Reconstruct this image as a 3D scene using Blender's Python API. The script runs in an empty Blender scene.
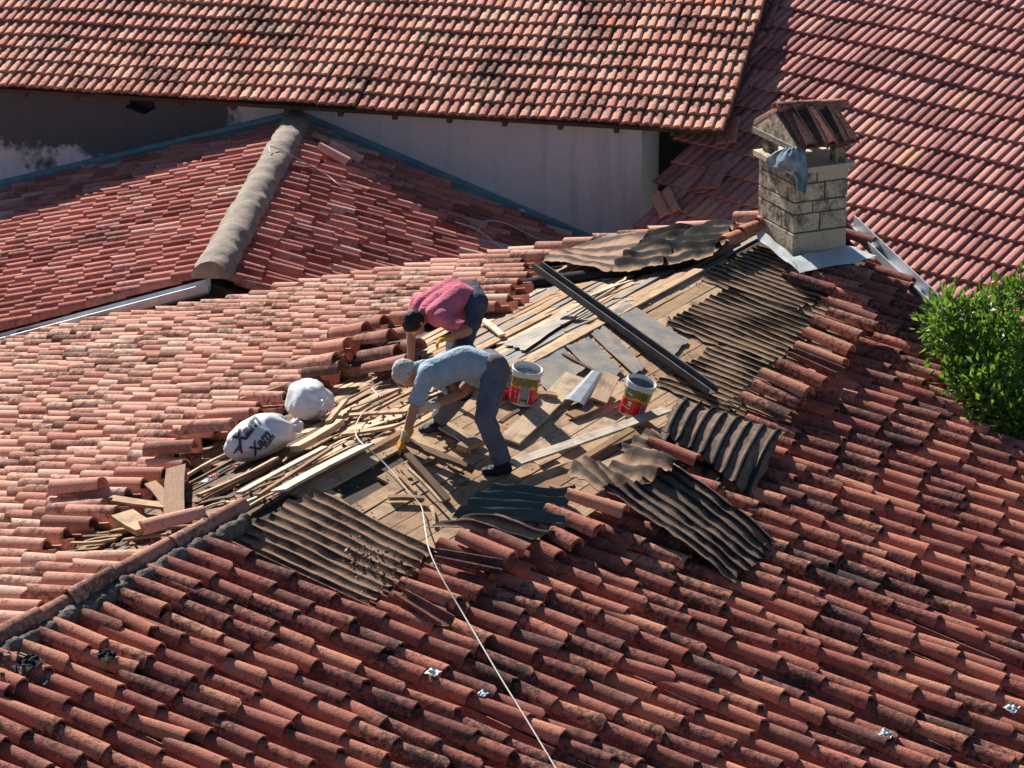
import bpy, bmesh, math, random
import numpy as np
from mathutils import Vector, Matrix, noise
from mathutils.bvhtree import BVHTree
R = math.radians
rng = random.Random(11)
scn = bpy.context.scene
col = scn.collection

# ------------------------------------------------------------------ camera, light, exposure
F_PX, PITCH = 2950.0, R(20.0)
CAM = np.array([0.0, 0.0, 14.72])
cd = bpy.data.cameras.new('camera'); cam = bpy.data.objects.new('camera', cd); col.objects.link(cam)
cd.sensor_width = 36.0; cd.lens = F_PX / 1024.0 * 36.0; cd.clip_start = 0.5; cd.clip_end = 3000
cam.location = CAM; cam.rotation_euler = (R(90) - PITCH, 0, 0)
scn.camera = cam

SUN_AZ = R(-28.0)      # from +Y, towards -X
SUN_EL = R(32.0)
world = bpy.data.worlds.new('World'); scn.world = world; world.use_nodes = True
wn = world.node_tree.nodes; wl = world.node_tree.links
for n in list(wn): wn.remove(n)
wo = wn.new('ShaderNodeOutputWorld'); wb = wn.new('ShaderNodeBackground'); ws = wn.new('ShaderNodeTexSky')
ws.sky_type = 'NISHITA'; ws.sun_disc = False; ws.sun_elevation = SUN_EL; ws.sun_rotation = SUN_AZ % (2 * math.pi)
ws.air_density = 0.8; ws.dust_density = 0.3; ws.ozone_density = 2.5
wb.inputs[1].default_value = 0.05
wl.new(ws.outputs[0], wb.inputs[0]); wl.new(wb.outputs[0], wo.inputs[0])
sd = bpy.data.lights.new('sun', 'SUN'); sun = bpy.data.objects.new('sun', sd); col.objects.link(sun)
sd.energy = 5.0; sd.angle = R(0.5); sd.color = (1.0, 0.945, 0.87)
tosun = Vector((math.sin(SUN_AZ) * math.cos(SUN_EL), math.cos(SUN_AZ) * math.cos(SUN_EL), math.sin(SUN_EL)))
sun.rotation_euler = tosun.to_track_quat('Z', 'Y').to_euler(); sun.location = (0, 0, 40)
vs = scn.view_settings
vs.view_transform = 'Standard'; vs.look = 'None'; vs.exposure = 0.95; vs.gamma = 1.0; vs.use_curve_mapping = False

# ------------------------------------------------------------------ pixel <-> place helpers
FW = np.array([0, math.cos(PITCH), -math.sin(PITCH)]); UP = np.array([0, math.sin(PITCH), math.cos(PITCH)]); RT = np.array([1.0, 0, 0])
EZ = np.array([0, 0, 1.0])
def ray(x, y): return RT * (x - 512) / F_PX + UP * (384 - y) / F_PX + FW
def at(x, y, depth): return CAM + ray(x, y) * depth
def hit(x, y, P, n):
    d = ray(x, y); return CAM + d * (np.dot(P - CAM, n) / np.dot(d, n))
def proj(p):
    d = np.asarray(p) - CAM; z = d @ FW; return 512 + F_PX * (d @ RT) / z, 384 - F_PX * (d @ UP) / z, z
def unit(v): v = np.asarray(v, float); return v / np.linalg.norm(v)
def inside(x, y, poly):
    c = False; j = len(poly) - 1
    for i in range(len(poly)):
        xi, yi = poly[i]; xj, yj = poly[j]
        if (yi > y) != (yj > y) and x < (xj - xi) * (y - yi) / (yj - yi) + xi: c = not c
        j = i
    return c

class Slope:
    """a roof plane: o = origin, s = level direction, d = down the slope, n = normal"""
    def __init__(self, o, s, ddir, t):
        self.o = np.asarray(o, float); self.s = unit(s); self.d = unit(np.asarray(ddir) - EZ * t)
        n = np.cross(self.s, self.d); self.n = n if n[2] > 0 else -n
    def P(self, s, q, h=0.0): return self.o + self.s * s + self.d * q + self.n * h
    def px(self, x, y, h=0.0): return hit(x, y, self.o + self.n * h, self.n)
    def sq(self, x, y, h=0.0):
        p = self.px(x, y, h) - self.o; return float(p @ self.s), float(p @ self.d)

# main roof ridge from two points on it
RIDGE_Z = 6.0
pa = hit(0, 652, np.array([0, 0, RIDGE_Z]), EZ); pb = hit(697, 272, np.array([0, 0, RIDGE_Z]), EZ)
rdir = unit(pb - pa); O = hit(400, 434, np.array([0, 0, RIDGE_Z]), EZ); O = pa + rdir * ((O - pa) @ rdir)
fperp = np.array([rdir[1], -rdir[0], 0])
SF = Slope(O, rdir, fperp, 0.185)           # front slope (towards camera right)
SL = Slope(O, rdir, -fperp, 0.30)           # sunny slope (towards camera left, falling away)

# second house: ridge at right angles to the tall house's wall
bM = R(85.8); mdir = np.array([math.cos(bM), math.sin(bM), 0]); mperp = np.array([mdir[1], -mdir[0], 0])
pe = SL.px(212, 306); pe = pe + mdir * 0.35
_d = ray(213, 282); _t = np.dot(pe - CAM, mdir) / np.dot(_d, mdir); OM = CAM + _d * _t      # front end of its ridge
pw = hit(298, 126, OM, EZ); MLEN = float((pw - OM) @ mdir)
SMl = Slope(OM, mdir, -mperp, 0.295); SMr = Slope(OM, mdir, mperp, 0.37)
# tall house behind: wall plane across the end of that ridge
WALL_P = OM + mdir * MLEN
bA = R(77.0); wdir = np.array([math.cos(bA), math.sin(bA), 0]); adir = np.array([wdir[1], -wdir[0], 0])   # wall: wdir into it, adir along it
def m_end(S, q): return MLEN - q * (S.d @ wdir) / (mdir @ wdir)          # where a slope of the second house meets the wall
EAVE_OUT = 0.45
pe2 = hit(360, 108, WALL_P - wdir * EAVE_OUT, wdir)
SA = Slope(pe2, adir, -wdir, 0.36)                              # q<0 goes up the roof
# right hand house
cdir = unit([0.74, -0.67, 0]); cdown = np.array([-0.67, -0.74, 0])
pc = hit(642, 140, WALL_P, wdir)                                # corner of the tall house's wall
_p = at(690, 205, proj(pc)[2] - 1.0)
SR = Slope(_p, cdir, cdown, 0.50)

# ------------------------------------------------------------------ object helpers
def tag(o, label=None, cat=None, group=None, kind=None):
    if label: o['label'] = label
    if cat: o['category'] = cat
    if group: o['group'] = group
    if kind: o['kind'] = kind
    return o
def empty(name, loc, parent=None):
    o = bpy.data.objects.new(name, None); col.objects.link(o); o.location = loc; o.empty_display_size = 0.1
    if parent: setpar(o, parent)
    return o
def wmat(o):
    m = o.matrix_basis.copy()
    return m if o.parent is None else wmat(o.parent) @ o.matrix_parent_inverse @ m
def setpar(o, parent):
    o.parent = parent; o.matrix_parent_inverse = wmat(parent).inverted()
def mesh_obj(name, verts, faces, mat, parent=None, smooth=None, loc=None, tone=None):
    me = bpy.data.meshes.new(name); me.from_pydata([tuple(map(float, v)) for v in verts], [], [tuple(f) for f in faces]); me.validate(); me.update()
    if mat: me.materials.append(mat)
    o = bpy.data.objects.new(name, me); col.objects.link(o)
    if smooth is not None:
        me.polygons.foreach_set('use_smooth', [True] * len(me.polygons)); me.set_sharp_from_angle(angle=R(smooth))
    if parent: setpar(o, parent)
    if tone is not None: o['tone'] = float(tone)
    return o
def inst(name, me, M, parent=None, tone=None):
    o = bpy.data.objects.new(name, me); col.objects.link(o)
    if parent: setpar(o, parent)
    o.matrix_basis = M
    if tone is not None: o['tone'] = float(tone)
    return o
def frame(o, x, y, z):
    return Matrix(((x[0], y[0], z[0], o[0]), (x[1], y[1], z[1], o[1]), (x[2], y[2], z[2], o[2]), (0, 0, 0, 1)))
class MB:
    def __init__(self): self.v = []; self.f = []
    def add(self, vs, fs):
        b = len(self.v); self.v += [tuple(map(float, v)) for v in vs]; self.f += [tuple(i + b for i in f) for f in fs]
    def box(self, o, x, y, z, a, b, c, jit=0.0):
        """box from corner ranges a,b,c along axes x,y,z at o"""
        o, x, y, z = map(np.asarray, (o, x, y, z)); vs = []
        for k in c:
            for j in b:
                for i in a:
                    vs.append(o + x * (i + rng.uniform(-jit, jit)) + y * (j + rng.uniform(-jit, jit)) + z * (k + rng.uniform(-jit, jit)))
        self.add(vs, [(0, 2, 3, 1), (4, 5, 7, 6), (0, 1, 5, 4), (2, 6, 7, 3), (0, 4, 6, 2), (1, 3, 7, 5)])
    def tube(self, pts, rad, n=8, cap=True, rads=None):
        pts = [np.asarray(p, float) for p in pts]; rings = []; prev = None
        for i, p in enumerate(pts):
            t = unit(pts[min(i + 1, len(pts) - 1)] - pts[max(i - 1, 0)])
            a = np.cross(t, EZ) if prev is None else prev - t * np.dot(prev, t)
            if np.linalg.norm(a) < 1e-3: a = np.cross(t, [1, 0, 0])
            a = unit(a); prev = a; b = np.cross(t, a); rr = rads[i] if rads is not None else rad
            rings.append([p + (a * math.cos(k * 2 * math.pi / n) + b * math.sin(k * 2 * math.pi / n)) * rr for k in range(n)])
        vs = [v for r_ in rings for v in r_]; fs = []
        for i in range(len(pts) - 1):
            for k in range(n): fs.append((i * n + k, i * n + (k + 1) % n, (i + 1) * n + (k + 1) % n, (i + 1) * n + k))
        if cap: fs += [tuple(range(n))[::-1], tuple((len(pts) - 1) * n + k for k in range(n))]
        self.add(vs, fs)
    def build(self, name, mat, parent=None, smooth=None, tone=None): return mesh_obj(name, self.v, self.f, mat, parent, smooth, tone=tone)
def spline(pts, k=6):
    pts = [np.asarray(p, float) for p in pts]; out = []
    for i in range(len(pts) - 1):
        p0, p1, p2, p3 = pts[max(i - 1, 0)], pts[i], pts[i + 1], pts[min(i + 2, len(pts) - 1)]
        for j in range(k):
            t = j / k
            out.append(0.5 * ((2 * p1) + (p2 - p0) * t + (2 * p0 - 5 * p1 + 4 * p2 - p3) * t * t + (3 * p1 - p0 - 3 * p2 + p3) * t ** 3))
    return out + [pts[-1]]
def nz(p, sc=1.0, seed=0.0): return noise.noise(Vector((p[0] * sc + seed, p[1] * sc - seed * 1.7, p[2] * sc + seed * 0.6)))

# ------------------------------------------------------------------ materials
class NT:
    def __init__(self, name):
        self.m = bpy.data.materials.new(name); self.m.use_nodes = True
        self.t = self.m.node_tree; self.n = self.t.nodes; self.b = self.n['Principled BSDF']; self.L = self.t.links.new
        self.geo = self.n.new('ShaderNodeNewGeometry')
    def noise(self, scale, detail=4, rough=0.6, vec=None, dist=0.0):
        t = self.n.new('ShaderNodeTexNoise'); t.inputs['Scale'].default_value = scale; t.inputs['Detail'].default_value = detail
        t.inputs['Roughness'].default_value = rough; t.inputs['Distortion'].default_value = dist
        self.L(vec if vec else self.geo.outputs['Position'], t.inputs['Vector']); return t.outputs['Fac']
    def ramp(self, fac, stops, interp='LINEAR'):
        r = self.n.new('ShaderNodeValToRGB'); r.color_ramp.interpolation = interp; e = r.color_ramp.elements
        while len(e) > 1: e.remove(e[-1])
        e[0].position = stops[0][0]; e[0].color = (*stops[0][1], 1) if len(stops[0][1]) == 3 else stops[0][1]
        for p, c in stops[1:]: x = e.new(p); x.color = (*c, 1)
        self.L(fac, r.inputs[0]); return r.outputs[0]
    def step(self, fac, a, b): return self.ramp(fac, [(a, (0, 0, 0)), (b, (1, 1, 1))])
    def mix(self, fac, a, b, mode='MIX'):
        x = self.n.new('ShaderNodeMix'); x.data_type = 'RGBA'; x.blend_type = mode
        if isinstance(fac, (int, float)): x.inputs[0].default_value = fac
        else: self.L(fac, x.inputs[0])
        for k, v in ((6, a), (7, b)):
            if isinstance(v, tuple): x.inputs[k].default_value = (*v, 1)
            else: self.L(v, x.inputs[k])
        return x.outputs[2]
    def math(self, op, a, b=None):
        x = self.n.new('ShaderNodeMath'); x.operation = op
        for k, v in ((0, a), (1, b)):
            if v is None: continue
            if isinstance(v, (int, float)): x.inputs[k].default_value = v
            else: self.L(v, x.inputs[k])
        return x.outputs[0]
    def attr(self, name, typ='GEOMETRY'):
        x = self.n.new('ShaderNodeAttribute'); x.attribute_type = typ; x.attribute_name = name; return x.outputs['Fac']
    def tone(self):  # per piece number: a property of the object, or a stored attribute on joined pieces
        return self.math('ADD', self.attr('tone'), self.attr('tone', 'OBJECT'))
    def objvec(self, scale=(1, 1, 1), tone=None):
        tc = self.n.new('ShaderNodeTexCoord'); mp = self.n.new('ShaderNodeMapping'); mp.inputs['Scale'].default_value = scale
        self.L(tc.outputs['Object'], mp.inputs['Vector'])
        if tone is not None:
            cx = self.n.new('ShaderNodeCombineXYZ'); self.L(self.math('MULTIPLY', tone, 37.0), cx.inputs[1]); self.L(self.math('MULTIPLY', tone, 91.0), cx.inputs[2]); self.L(cx.outputs[0], mp.inputs['Location'])
        return mp.outputs[0]
    def done(self, color, rough=0.85, bump=None, bstr=0.3, bdist=0.01, metal=0.0, spec=0.3):
        if isinstance(color, tuple): self.b.inputs['Base Color'].default_value = (*color, 1)
        else: self.L(color, self.b.inputs['Base Color'])
        if isinstance(rough, (int, float)): self.b.inputs['Roughness'].default_value = rough
        else: self.L(rough, self.b.inputs['Roughness'])
        self.b.inputs['Metallic'].default_value = metal; self.b.inputs['Specular IOR Level'].default_value = spec
        if bump is not None:
            x = self.n.new('ShaderNodeBump'); x.inputs['Strength'].default_value = bstr; x.inputs['Distance'].default_value = bdist
            self.L(bump, x.inputs['Height']); self.L(x.outputs[0], self.b.inputs['Normal'])
        return self.m

def tile_mat(name, stops, grime, grime_col, gl=0.5, gh=0.62, pale=0.25, gscale=14.0, lichen=0.35):
    m = NT(name); tn = m.tone()
    c = m.ramp(tn, stops)
    n1 = m.noise(gscale, 8, 0.72); n2 = m.noise(1.3, 4, 0.6); n3 = m.noise(75, 4, 0.65); n4 = m.noise(7.0, 6, 0.65); n5 = m.noise(38, 5, 0.6)
    c = m.mix(m.math('MULTIPLY', m.step(n4, 0.46, 0.70), pale), c, (0.58, 0.34, 0.25))
    wob = m.math('SUBTRACT', m.math('FRACT', m.math('MULTIPLY', tn, 7.13)), 0.5)          # some tiles dirtier than others
    g = m.math('ADD', m.math('ADD', n1, m.math('MULTIPLY', m.math('SUBTRACT', n2, 0.5), 0.7)), m.math('MULTIPLY', wob, 0.14))
    c = m.mix(m.math('MULTIPLY', m.step(g, gl, gh), grime), c, grime_col)
    c = m.mix(m.math('MULTIPLY', m.step(n5, 0.63, 0.69), lichen), c, (0.46, 0.42, 0.36))        # pale lichen dots
    c = m.mix(0.65, c, m.ramp(n3, [(0.28, (0.45, 0.45, 0.45)), (0.72, (1.35, 1.35, 1.35))]), 'MULTIPLY')
    return m.done(c, 0.9, m.math('ADD', m.math('MULTIPLY', n1, 0.8), n3), 0.6, 0.008, spec=0.15)

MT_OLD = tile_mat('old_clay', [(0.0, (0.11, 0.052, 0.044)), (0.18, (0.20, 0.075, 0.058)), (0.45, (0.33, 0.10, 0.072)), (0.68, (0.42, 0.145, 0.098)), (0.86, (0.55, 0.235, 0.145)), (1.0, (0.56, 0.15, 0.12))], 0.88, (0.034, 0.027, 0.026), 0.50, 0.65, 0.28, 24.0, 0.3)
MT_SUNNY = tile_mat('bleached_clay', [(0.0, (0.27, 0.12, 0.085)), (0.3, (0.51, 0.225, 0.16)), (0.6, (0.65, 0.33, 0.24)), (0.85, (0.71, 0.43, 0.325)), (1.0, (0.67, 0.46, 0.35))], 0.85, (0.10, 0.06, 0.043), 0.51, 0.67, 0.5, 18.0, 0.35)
MT_RED = tile_mat('red_clay', [(0.0, (0.26, 0.07, 0.055)), (0.4, (0.48, 0.16, 0.125)), (0.75, (0.60, 0.25, 0.195)), (1.0, (0.67, 0.39, 0.31))], 0.65, (0.055, 0.034, 0.032), 0.52, 0.72, 0.22, 20.0, 0.2)
MT_ORANGE = tile_mat('orange_clay', [(0.0, (0.36, 0.17, 0.125)), (0.25, (0.54, 0.22, 0.155)), (0.55, (0.64, 0.30, 0.215)), (0.85, (0.69, 0.39, 0.265)), (0.95, (0.68, 0.41, 0.25)), (1.0, (0.62, 0.20, 0.11))], 0.8, (0.07, 0.045, 0.036), 0.49, 0.66, 0.3, 20.0, 0.3)
MT_PINK = tile_mat('pink_clay', [(0.0, (0.30, 0.115, 0.105)), (0.4, (0.46, 0.185, 0.16)), (0.8, (0.57, 0.265, 0.225)), (1.0, (0.60, 0.29, 0.19))], 0.65, (0.09, 0.045, 0.042), 0.51, 0.72, 0.2, 20.0, 0.2)

def wood_mat():
    m = NT('timber'); tn = m.tone(); v = m.objvec((1.2, 26, 26), tn); v2 = m.objvec((5, 5, 5), tn)
    c = m.ramp(tn, [(0.0, (0.055, 0.034, 0.024)), (0.2, (0.14, 0.082, 0.05)), (0.4, (0.27, 0.155, 0.085)), (0.55, (0.42, 0.255, 0.145)), (0.7, (0.54, 0.365, 0.22)), (0.85, (0.63, 0.475, 0.32)), (0.95, (0.66, 0.58, 0.46)), (1.0, (0.25, 0.245, 0.235))])
    g = m.noise(3.0, 5, 0.6, v); s = m.noise(1.0, 5, 0.65, v2)
    c = m.mix(0.7, c, m.ramp(g, [(0.3, (0.55, 0.5, 0.46)), (0.7, (1.15, 1.15, 1.15))]), 'MULTIPLY')
    c = m.mix(m.math('MULTIPLY', m.step(s, 0.48, 0.70), 0.7), c, (0.11, 0.078, 0.055))
    return m.done(c, 0.85, g, 0.4, 0.004, spec=0.2)
M_WOOD = wood_mat()
def felt_mat(name, base, dust, lo, hi, amt):
    m = NT(name); at_ = m.attr('dust'); n1 = m.noise(9, 6, 0.7); n2 = m.noise(45, 3); n3 = m.noise(2.5, 4)
    f = m.math('ADD', at_, m.math('MULTIPLY', m.math('SUBTRACT', n1, 0.5), 1.1))
    f = m.math('ADD', f, m.math('MULTIPLY', m.math('SUBTRACT', n3, 0.5), 0.8))
    d = m.mix(n3, dust, tuple(x * y for x, y in zip(dust, (0.75, 0.62, 0.5))))
    c = m.mix(m.math('MULTIPLY', m.step(f, lo, hi), amt), base, d)
    return m.done(c, 0.88, m.math('ADD', n1, m.math('MULTIPLY', n2, 0.5)), 0.6, 0.008, spec=0.12)
M_FELT = felt_mat('bitumen_sheet_dusty', (0.018, 0.016, 0.016), (0.40, 0.275, 0.18), 0.38, 0.85, 0.92)
M_FELTB = felt_mat('bitumen_sheet_brown', (0.050, 0.036, 0.030), (0.40, 0.26, 0.18), 0.35, 0.95, 0.88)
M_FELTK = felt_mat('bitumen_sheet_black', (0.016, 0.018, 0.021), (0.30, 0.21, 0.155), 0.42, 0.95, 0.85)
M_FELTT = felt_mat('bitumen_sheet_skytint', (0.060, 0.080, 0.078), (0.16, 0.165, 0.15), 0.5, 1.1, 0.7)  # teal base colour paints the sky reflected in the shaded sheet
def simple(name, c1, c2, scale, rough=0.85, bstr=0.3, bd=0.01, lo=0.35, hi=0.65, metal=0.0, spec=0.3, detail=5):
    m = NT(name); n = m.noise(scale, detail, 0.65); n2 = m.noise(scale * 6, 3)
    c = m.mix(m.step(n, lo, hi), c1, c2); c = m.mix(0.3, c, m.ramp(n2, [(0.2, (0.6, 0.6, 0.6)), (0.8, (1.2, 1.2, 1.2))]), 'MULTIPLY')
    return m.done(c, rough, m.math('ADD', n, m.math('MULTIPLY', n2, 0.5)), bstr, bd, metal, spec)
M_MORTAR = simple('dark_mortar', (0.06, 0.052, 0.045), (0.19, 0.16, 0.13), 9, 0.95, 0.8, 0.03)
M_CONC = simple('cap_concrete', (0.20, 0.165, 0.135), (0.33, 0.275, 0.23), 5, 0.95, 0.7, 0.02)
M_ZINC = simple('galvanised_metal', (0.42, 0.46, 0.50), (0.58, 0.61, 0.64), 3, 0.45, 0.1, 0.005, metal=0.35)
M_TEAL = simple('teal_flashing', (0.10, 0.20, 0.24), (0.17, 0.30, 0.34), 4, 0.6, 0.2, 0.01)
M_LEAD = simple('pale_flashing', (0.45, 0.50, 0.52), (0.60, 0.63, 0.63), 6, 0.5, 0.3, 0.01, metal=0.2)
M_DECK = simple('shade_dark_boards', (0.045, 0.033, 0.026), (0.085, 0.06, 0.045), 4, 0.9)  # boards coloured near black, painting the shade of the hole and plank gaps
M_EARTH = simple('yard_earth', (0.16, 0.13, 0.10), (0.22, 0.19, 0.15), 0.8, 0.95)
M_BEAM = simple('tarred_beam', (0.030, 0.030, 0.034), (0.075, 0.072, 0.075), 8, 0.55, 0.3, 0.01, spec=0.5)
M_GREYSHEET = simple('grey_underlay', (0.17, 0.175, 0.18), (0.36, 0.29, 0.22), 5, 0.8, 0.3, 0.006)
def wall_mat():
    m = NT('grey_plaster'); sx = m.n.new('ShaderNodeSeparateXYZ'); m.L(m.geo.outputs['Position'], sx.inputs[0])
    n1 = m.noise(1.1, 7, 0.65); n2 = m.noise(0.35, 3); n3 = m.noise(14, 4)
    c = m.mix(n2, (0.50, 0.50, 0.53), (0.62, 0.61, 0.63)); c = m.mix(0.35, c, m.ramp(n3, [(0.2, (0.75, 0.75, 0.75)), (0.8, (1.1, 1.1, 1.1))]), 'MULTIPLY')
    # damp black staining, strongest at the old left end, high under the eave
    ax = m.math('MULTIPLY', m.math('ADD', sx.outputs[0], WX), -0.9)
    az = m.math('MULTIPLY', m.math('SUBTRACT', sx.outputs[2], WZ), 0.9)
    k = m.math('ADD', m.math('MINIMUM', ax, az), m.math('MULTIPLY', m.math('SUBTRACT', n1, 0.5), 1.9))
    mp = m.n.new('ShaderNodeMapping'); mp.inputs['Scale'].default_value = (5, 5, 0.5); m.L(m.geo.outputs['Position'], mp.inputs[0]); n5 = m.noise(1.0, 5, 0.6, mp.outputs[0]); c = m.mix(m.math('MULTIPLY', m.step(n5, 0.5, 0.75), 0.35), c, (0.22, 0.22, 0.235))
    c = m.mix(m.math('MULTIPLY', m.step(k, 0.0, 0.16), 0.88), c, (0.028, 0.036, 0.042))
    return m.done(c, 0.95, m.math('ADD', n3, n1), 0.3, 0.02)
_wl = hit(240, 130, WALL_P, wdir); _wz = hit(60, 165, WALL_P, wdir)
WX, WZ = -float(_wl[0]), float(_wz[2])
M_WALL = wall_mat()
def rubble_mat():
    m = NT('rubble'); tn = m.tone(); c = m.ramp(tn, [(0.0, (0.03, 0.03, 0.03)), (0.2, (0.10, 0.09, 0.08)), (0.4, (0.20, 0.16, 0.12)), (0.6, (0.26, 0.11, 0.07)), (0.8, (0.38, 0.27, 0.17)), (1.0, (0.45, 0.42, 0.38))]); return m.done(c, 0.9)
M_RUBBLE = rubble_mat()
M_DARK = simple('shade_dark', (0.03, 0.03, 0.03), (0.06, 0.055, 0.05), 3)  # near-black colour standing in for shade in the recess and wall hole

# ------------------------------------------------------------------ tile meshes
def coppo_mesh(name, seed, length=0.50, r0=0.076, r1=0.096, th=0.014, n=7, mat=None, chip=0.0, tall=1.0):
    rr = random.Random(seed); vs = []; ang = [R(-84 + 168 * i / n) for i in range(n + 1)]
    bend = rr.uniform(-0.006, 0.006); sq = rr.uniform(0.92, 1.06)
    def ring(rad, y, jit):
        out = []
        for a in ang:
            j = rr.uniform(-1, 1) * jit
            out.append((math.sin(a) * rad * sq + bend * y / length, y + j, math.cos(a) * rad * tall))
        return out
    n1 = n + 1; st = rr.getstate()
    vs += ring(r0, 0.0, 0.006); lo = ring(r1, length, 0.004)
    if chip:
        k = rr.randrange(1, n - 1)
        lo[k] = (lo[k][0], lo[k][1] - chip, lo[k][2]); lo[k + 1] = (lo[k + 1][0], lo[k + 1][1] - chip * 0.6, lo[k + 1][2])
    vs += lo
    vs += [(x * (1 - th / r0), y, z * (1 - th / r0)) for x, y, z in vs[:n1]]
    vs += [(x * (1 - th / r1), y, z * (1 - th / r1)) for x, y, z in lo]
    f = []
    for i in range(n):
        f.append((i, i + n1, i + 1 + n1, i + 1)); f.append((2 * n1 + i, 2 * n1 + i + 1, 3 * n1 + i + 1, 3 * n1 + i))
        f.append((n1 + i, 3 * n1 + i, 3 * n1 + i + 1, n1 + i + 1)); f.append((i, i + 1, 2 * n1 + i + 1, 2 * n1 + i))
    f.append((0, 2 * n1, 3 * n1, n1)); f.append((n, n1 + n, 3 * n1 + n, 2 * n1 + n))
    me = bpy.data.meshes.new(name); me.from_pydata(vs, [], f); me.update()
    me.polygons.foreach_set('use_smooth', [True] * len(me.polygons)); me.set_sharp_from_angle(angle=R(50))
    if mat: me.materials.append(mat)
    return me
def flat_mesh(name, seed, w=0.24, length=0.40, mat=None):
    rr = random.Random(seed)
    prof = [(0.0, 0.000), (0.05, 0.036), (0.15, 0.042), (0.34, 0.020), (0.46, 0.000), (0.55, 0.036), (0.65, 0.042), (0.84, 0.020), (0.985, -0.002)]
    vs = []; m = len(prof)
    for y, dz in ((0.0, 0.0), (length, 0.0), (length - 0.004, -0.030)):
        for x, z in prof:
            vs.append(((x - 0.5) * w + rr.uniform(-.0015, .0015), y + rr.uniform(-.003, .003) + (0.008 * math.sin(x * 12.6) if y > 0 else 0), z * (1 if dz == 0 else 0.8) + dz))
    f = []
    for i in range(m - 1):
        f.append((i, i + m, i + m + 1, i + 1)); f.append((i + m, i + 2 * m, i + 2 * m + 1, i + m + 1))
    f.append((0, 2 * m, m)); f.append((m - 1, 2 * m - 1, 3 * m - 1))
    f.append((0,) + tuple(range(m - 1, 0, -1))[:0] + (m - 1, 3 * m - 1, 2 * m))
    me = bpy.data.meshes.new(name); me.from_pydata(vs, [], f); me.update()
    me.polygons.foreach_set('use_smooth', [True] * len(me.polygons)); me.set_sharp_from_angle(angle=R(35))
    if mat: me.materials.append(mat)
    return me
COPPO = {}
def coppi(mat):
    if mat.name not in COPPO: COPPO[mat.name] = [coppo_mesh('roof_tile_' + mat.name, i * 7 + 3, mat=mat, tall=1.12 if mat is MT_OLD else 1.38, r0=0.064 if mat is MT_OLD else 0.066, r1=0.083 if mat is MT_OLD else 0.086, chip=(0.0, 0.0, 0.035, 0.0, 0.02, 0.06, 0.0)[i]) for i in range(7)]
    return COPPO[mat.name]
FLATS = {}
def flats(mat, w, ln):
    k = (mat.name, w, ln)
    if k not in FLATS: FLATS[k] = [flat_mesh('flat_tile_' + mat.name, i * 5 + 1, w, ln, mat) for i in range(5)]
    return FLATS[k]

def on_screen(p, m=25):
    x, y, z = proj(p); return -m < x < 1024 + m and -m < y < 768 + m, F_PX / z
def lay(places, root, nmax, name='tile', rest='tile_field', flush=True):
    """places: (matrix, mesh, tone, parent). The nmax that show largest become parts, the rest one joined part."""
    sc = []
    for i, (M, me, tn, par) in enumerate(places):
        vis, k = on_screen(M.translation + M.to_3x3() @ Vector((0, 0.25, 0.08)), 4); sc.append((-k if vis else 1e9 - k, i))
    sc.sort(); own = [i for k, i in sc[:nmax] if k < 0]; own_set = set(own)
    for i in own:
        M, me, tn, par = places[i]; inst(name, me, M, par, tn)
    V = []; Fa = []; T = []; MI = []; SM = []; mats = []; base = 0; cache = {}
    for i, (M, me, tn, par) in enumerate(places):
        if i in own_set: continue
        if me.name not in cache:
            co = np.empty(len(me.vertices) * 3); me.vertices.foreach_get('co', co)
            cache[me.name] = (co.reshape(-1, 3), [tuple(p.vertices) for p in me.polygons])
            if me.materials[0] not in mats: mats.append(me.materials[0])
        co, fs = cache[me.name]; A = np.array(M)
        V.append(co @ A[:3, :3].T + A[:3, 3]); Fa += [tuple(v + base for v in f) for f in fs]; T += [tn] * len(fs); MI += [mats.index(me.materials[0])] * len(fs); base += len(co)
    if not V: return
    me = bpy.data.meshes.new(rest); me.from_pydata(np.concatenate(V).tolist(), [], Fa); me.update()
    for m in mats: me.materials.append(m)
    me.polygons.foreach_set('material_index', MI); me.polygons.foreach_set('use_smooth', [True] * len(Fa)); me.set_sharp_from_angle(angle=R(45))
    a = me.attributes.new('tone', 'FLOAT', 'FACE'); a.data.foreach_set('value', T)
    o = bpy.data.objects.new(rest, me); col.objects.link(o); setpar(o, root); tag(o, kind='stuff')
    return o

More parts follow.
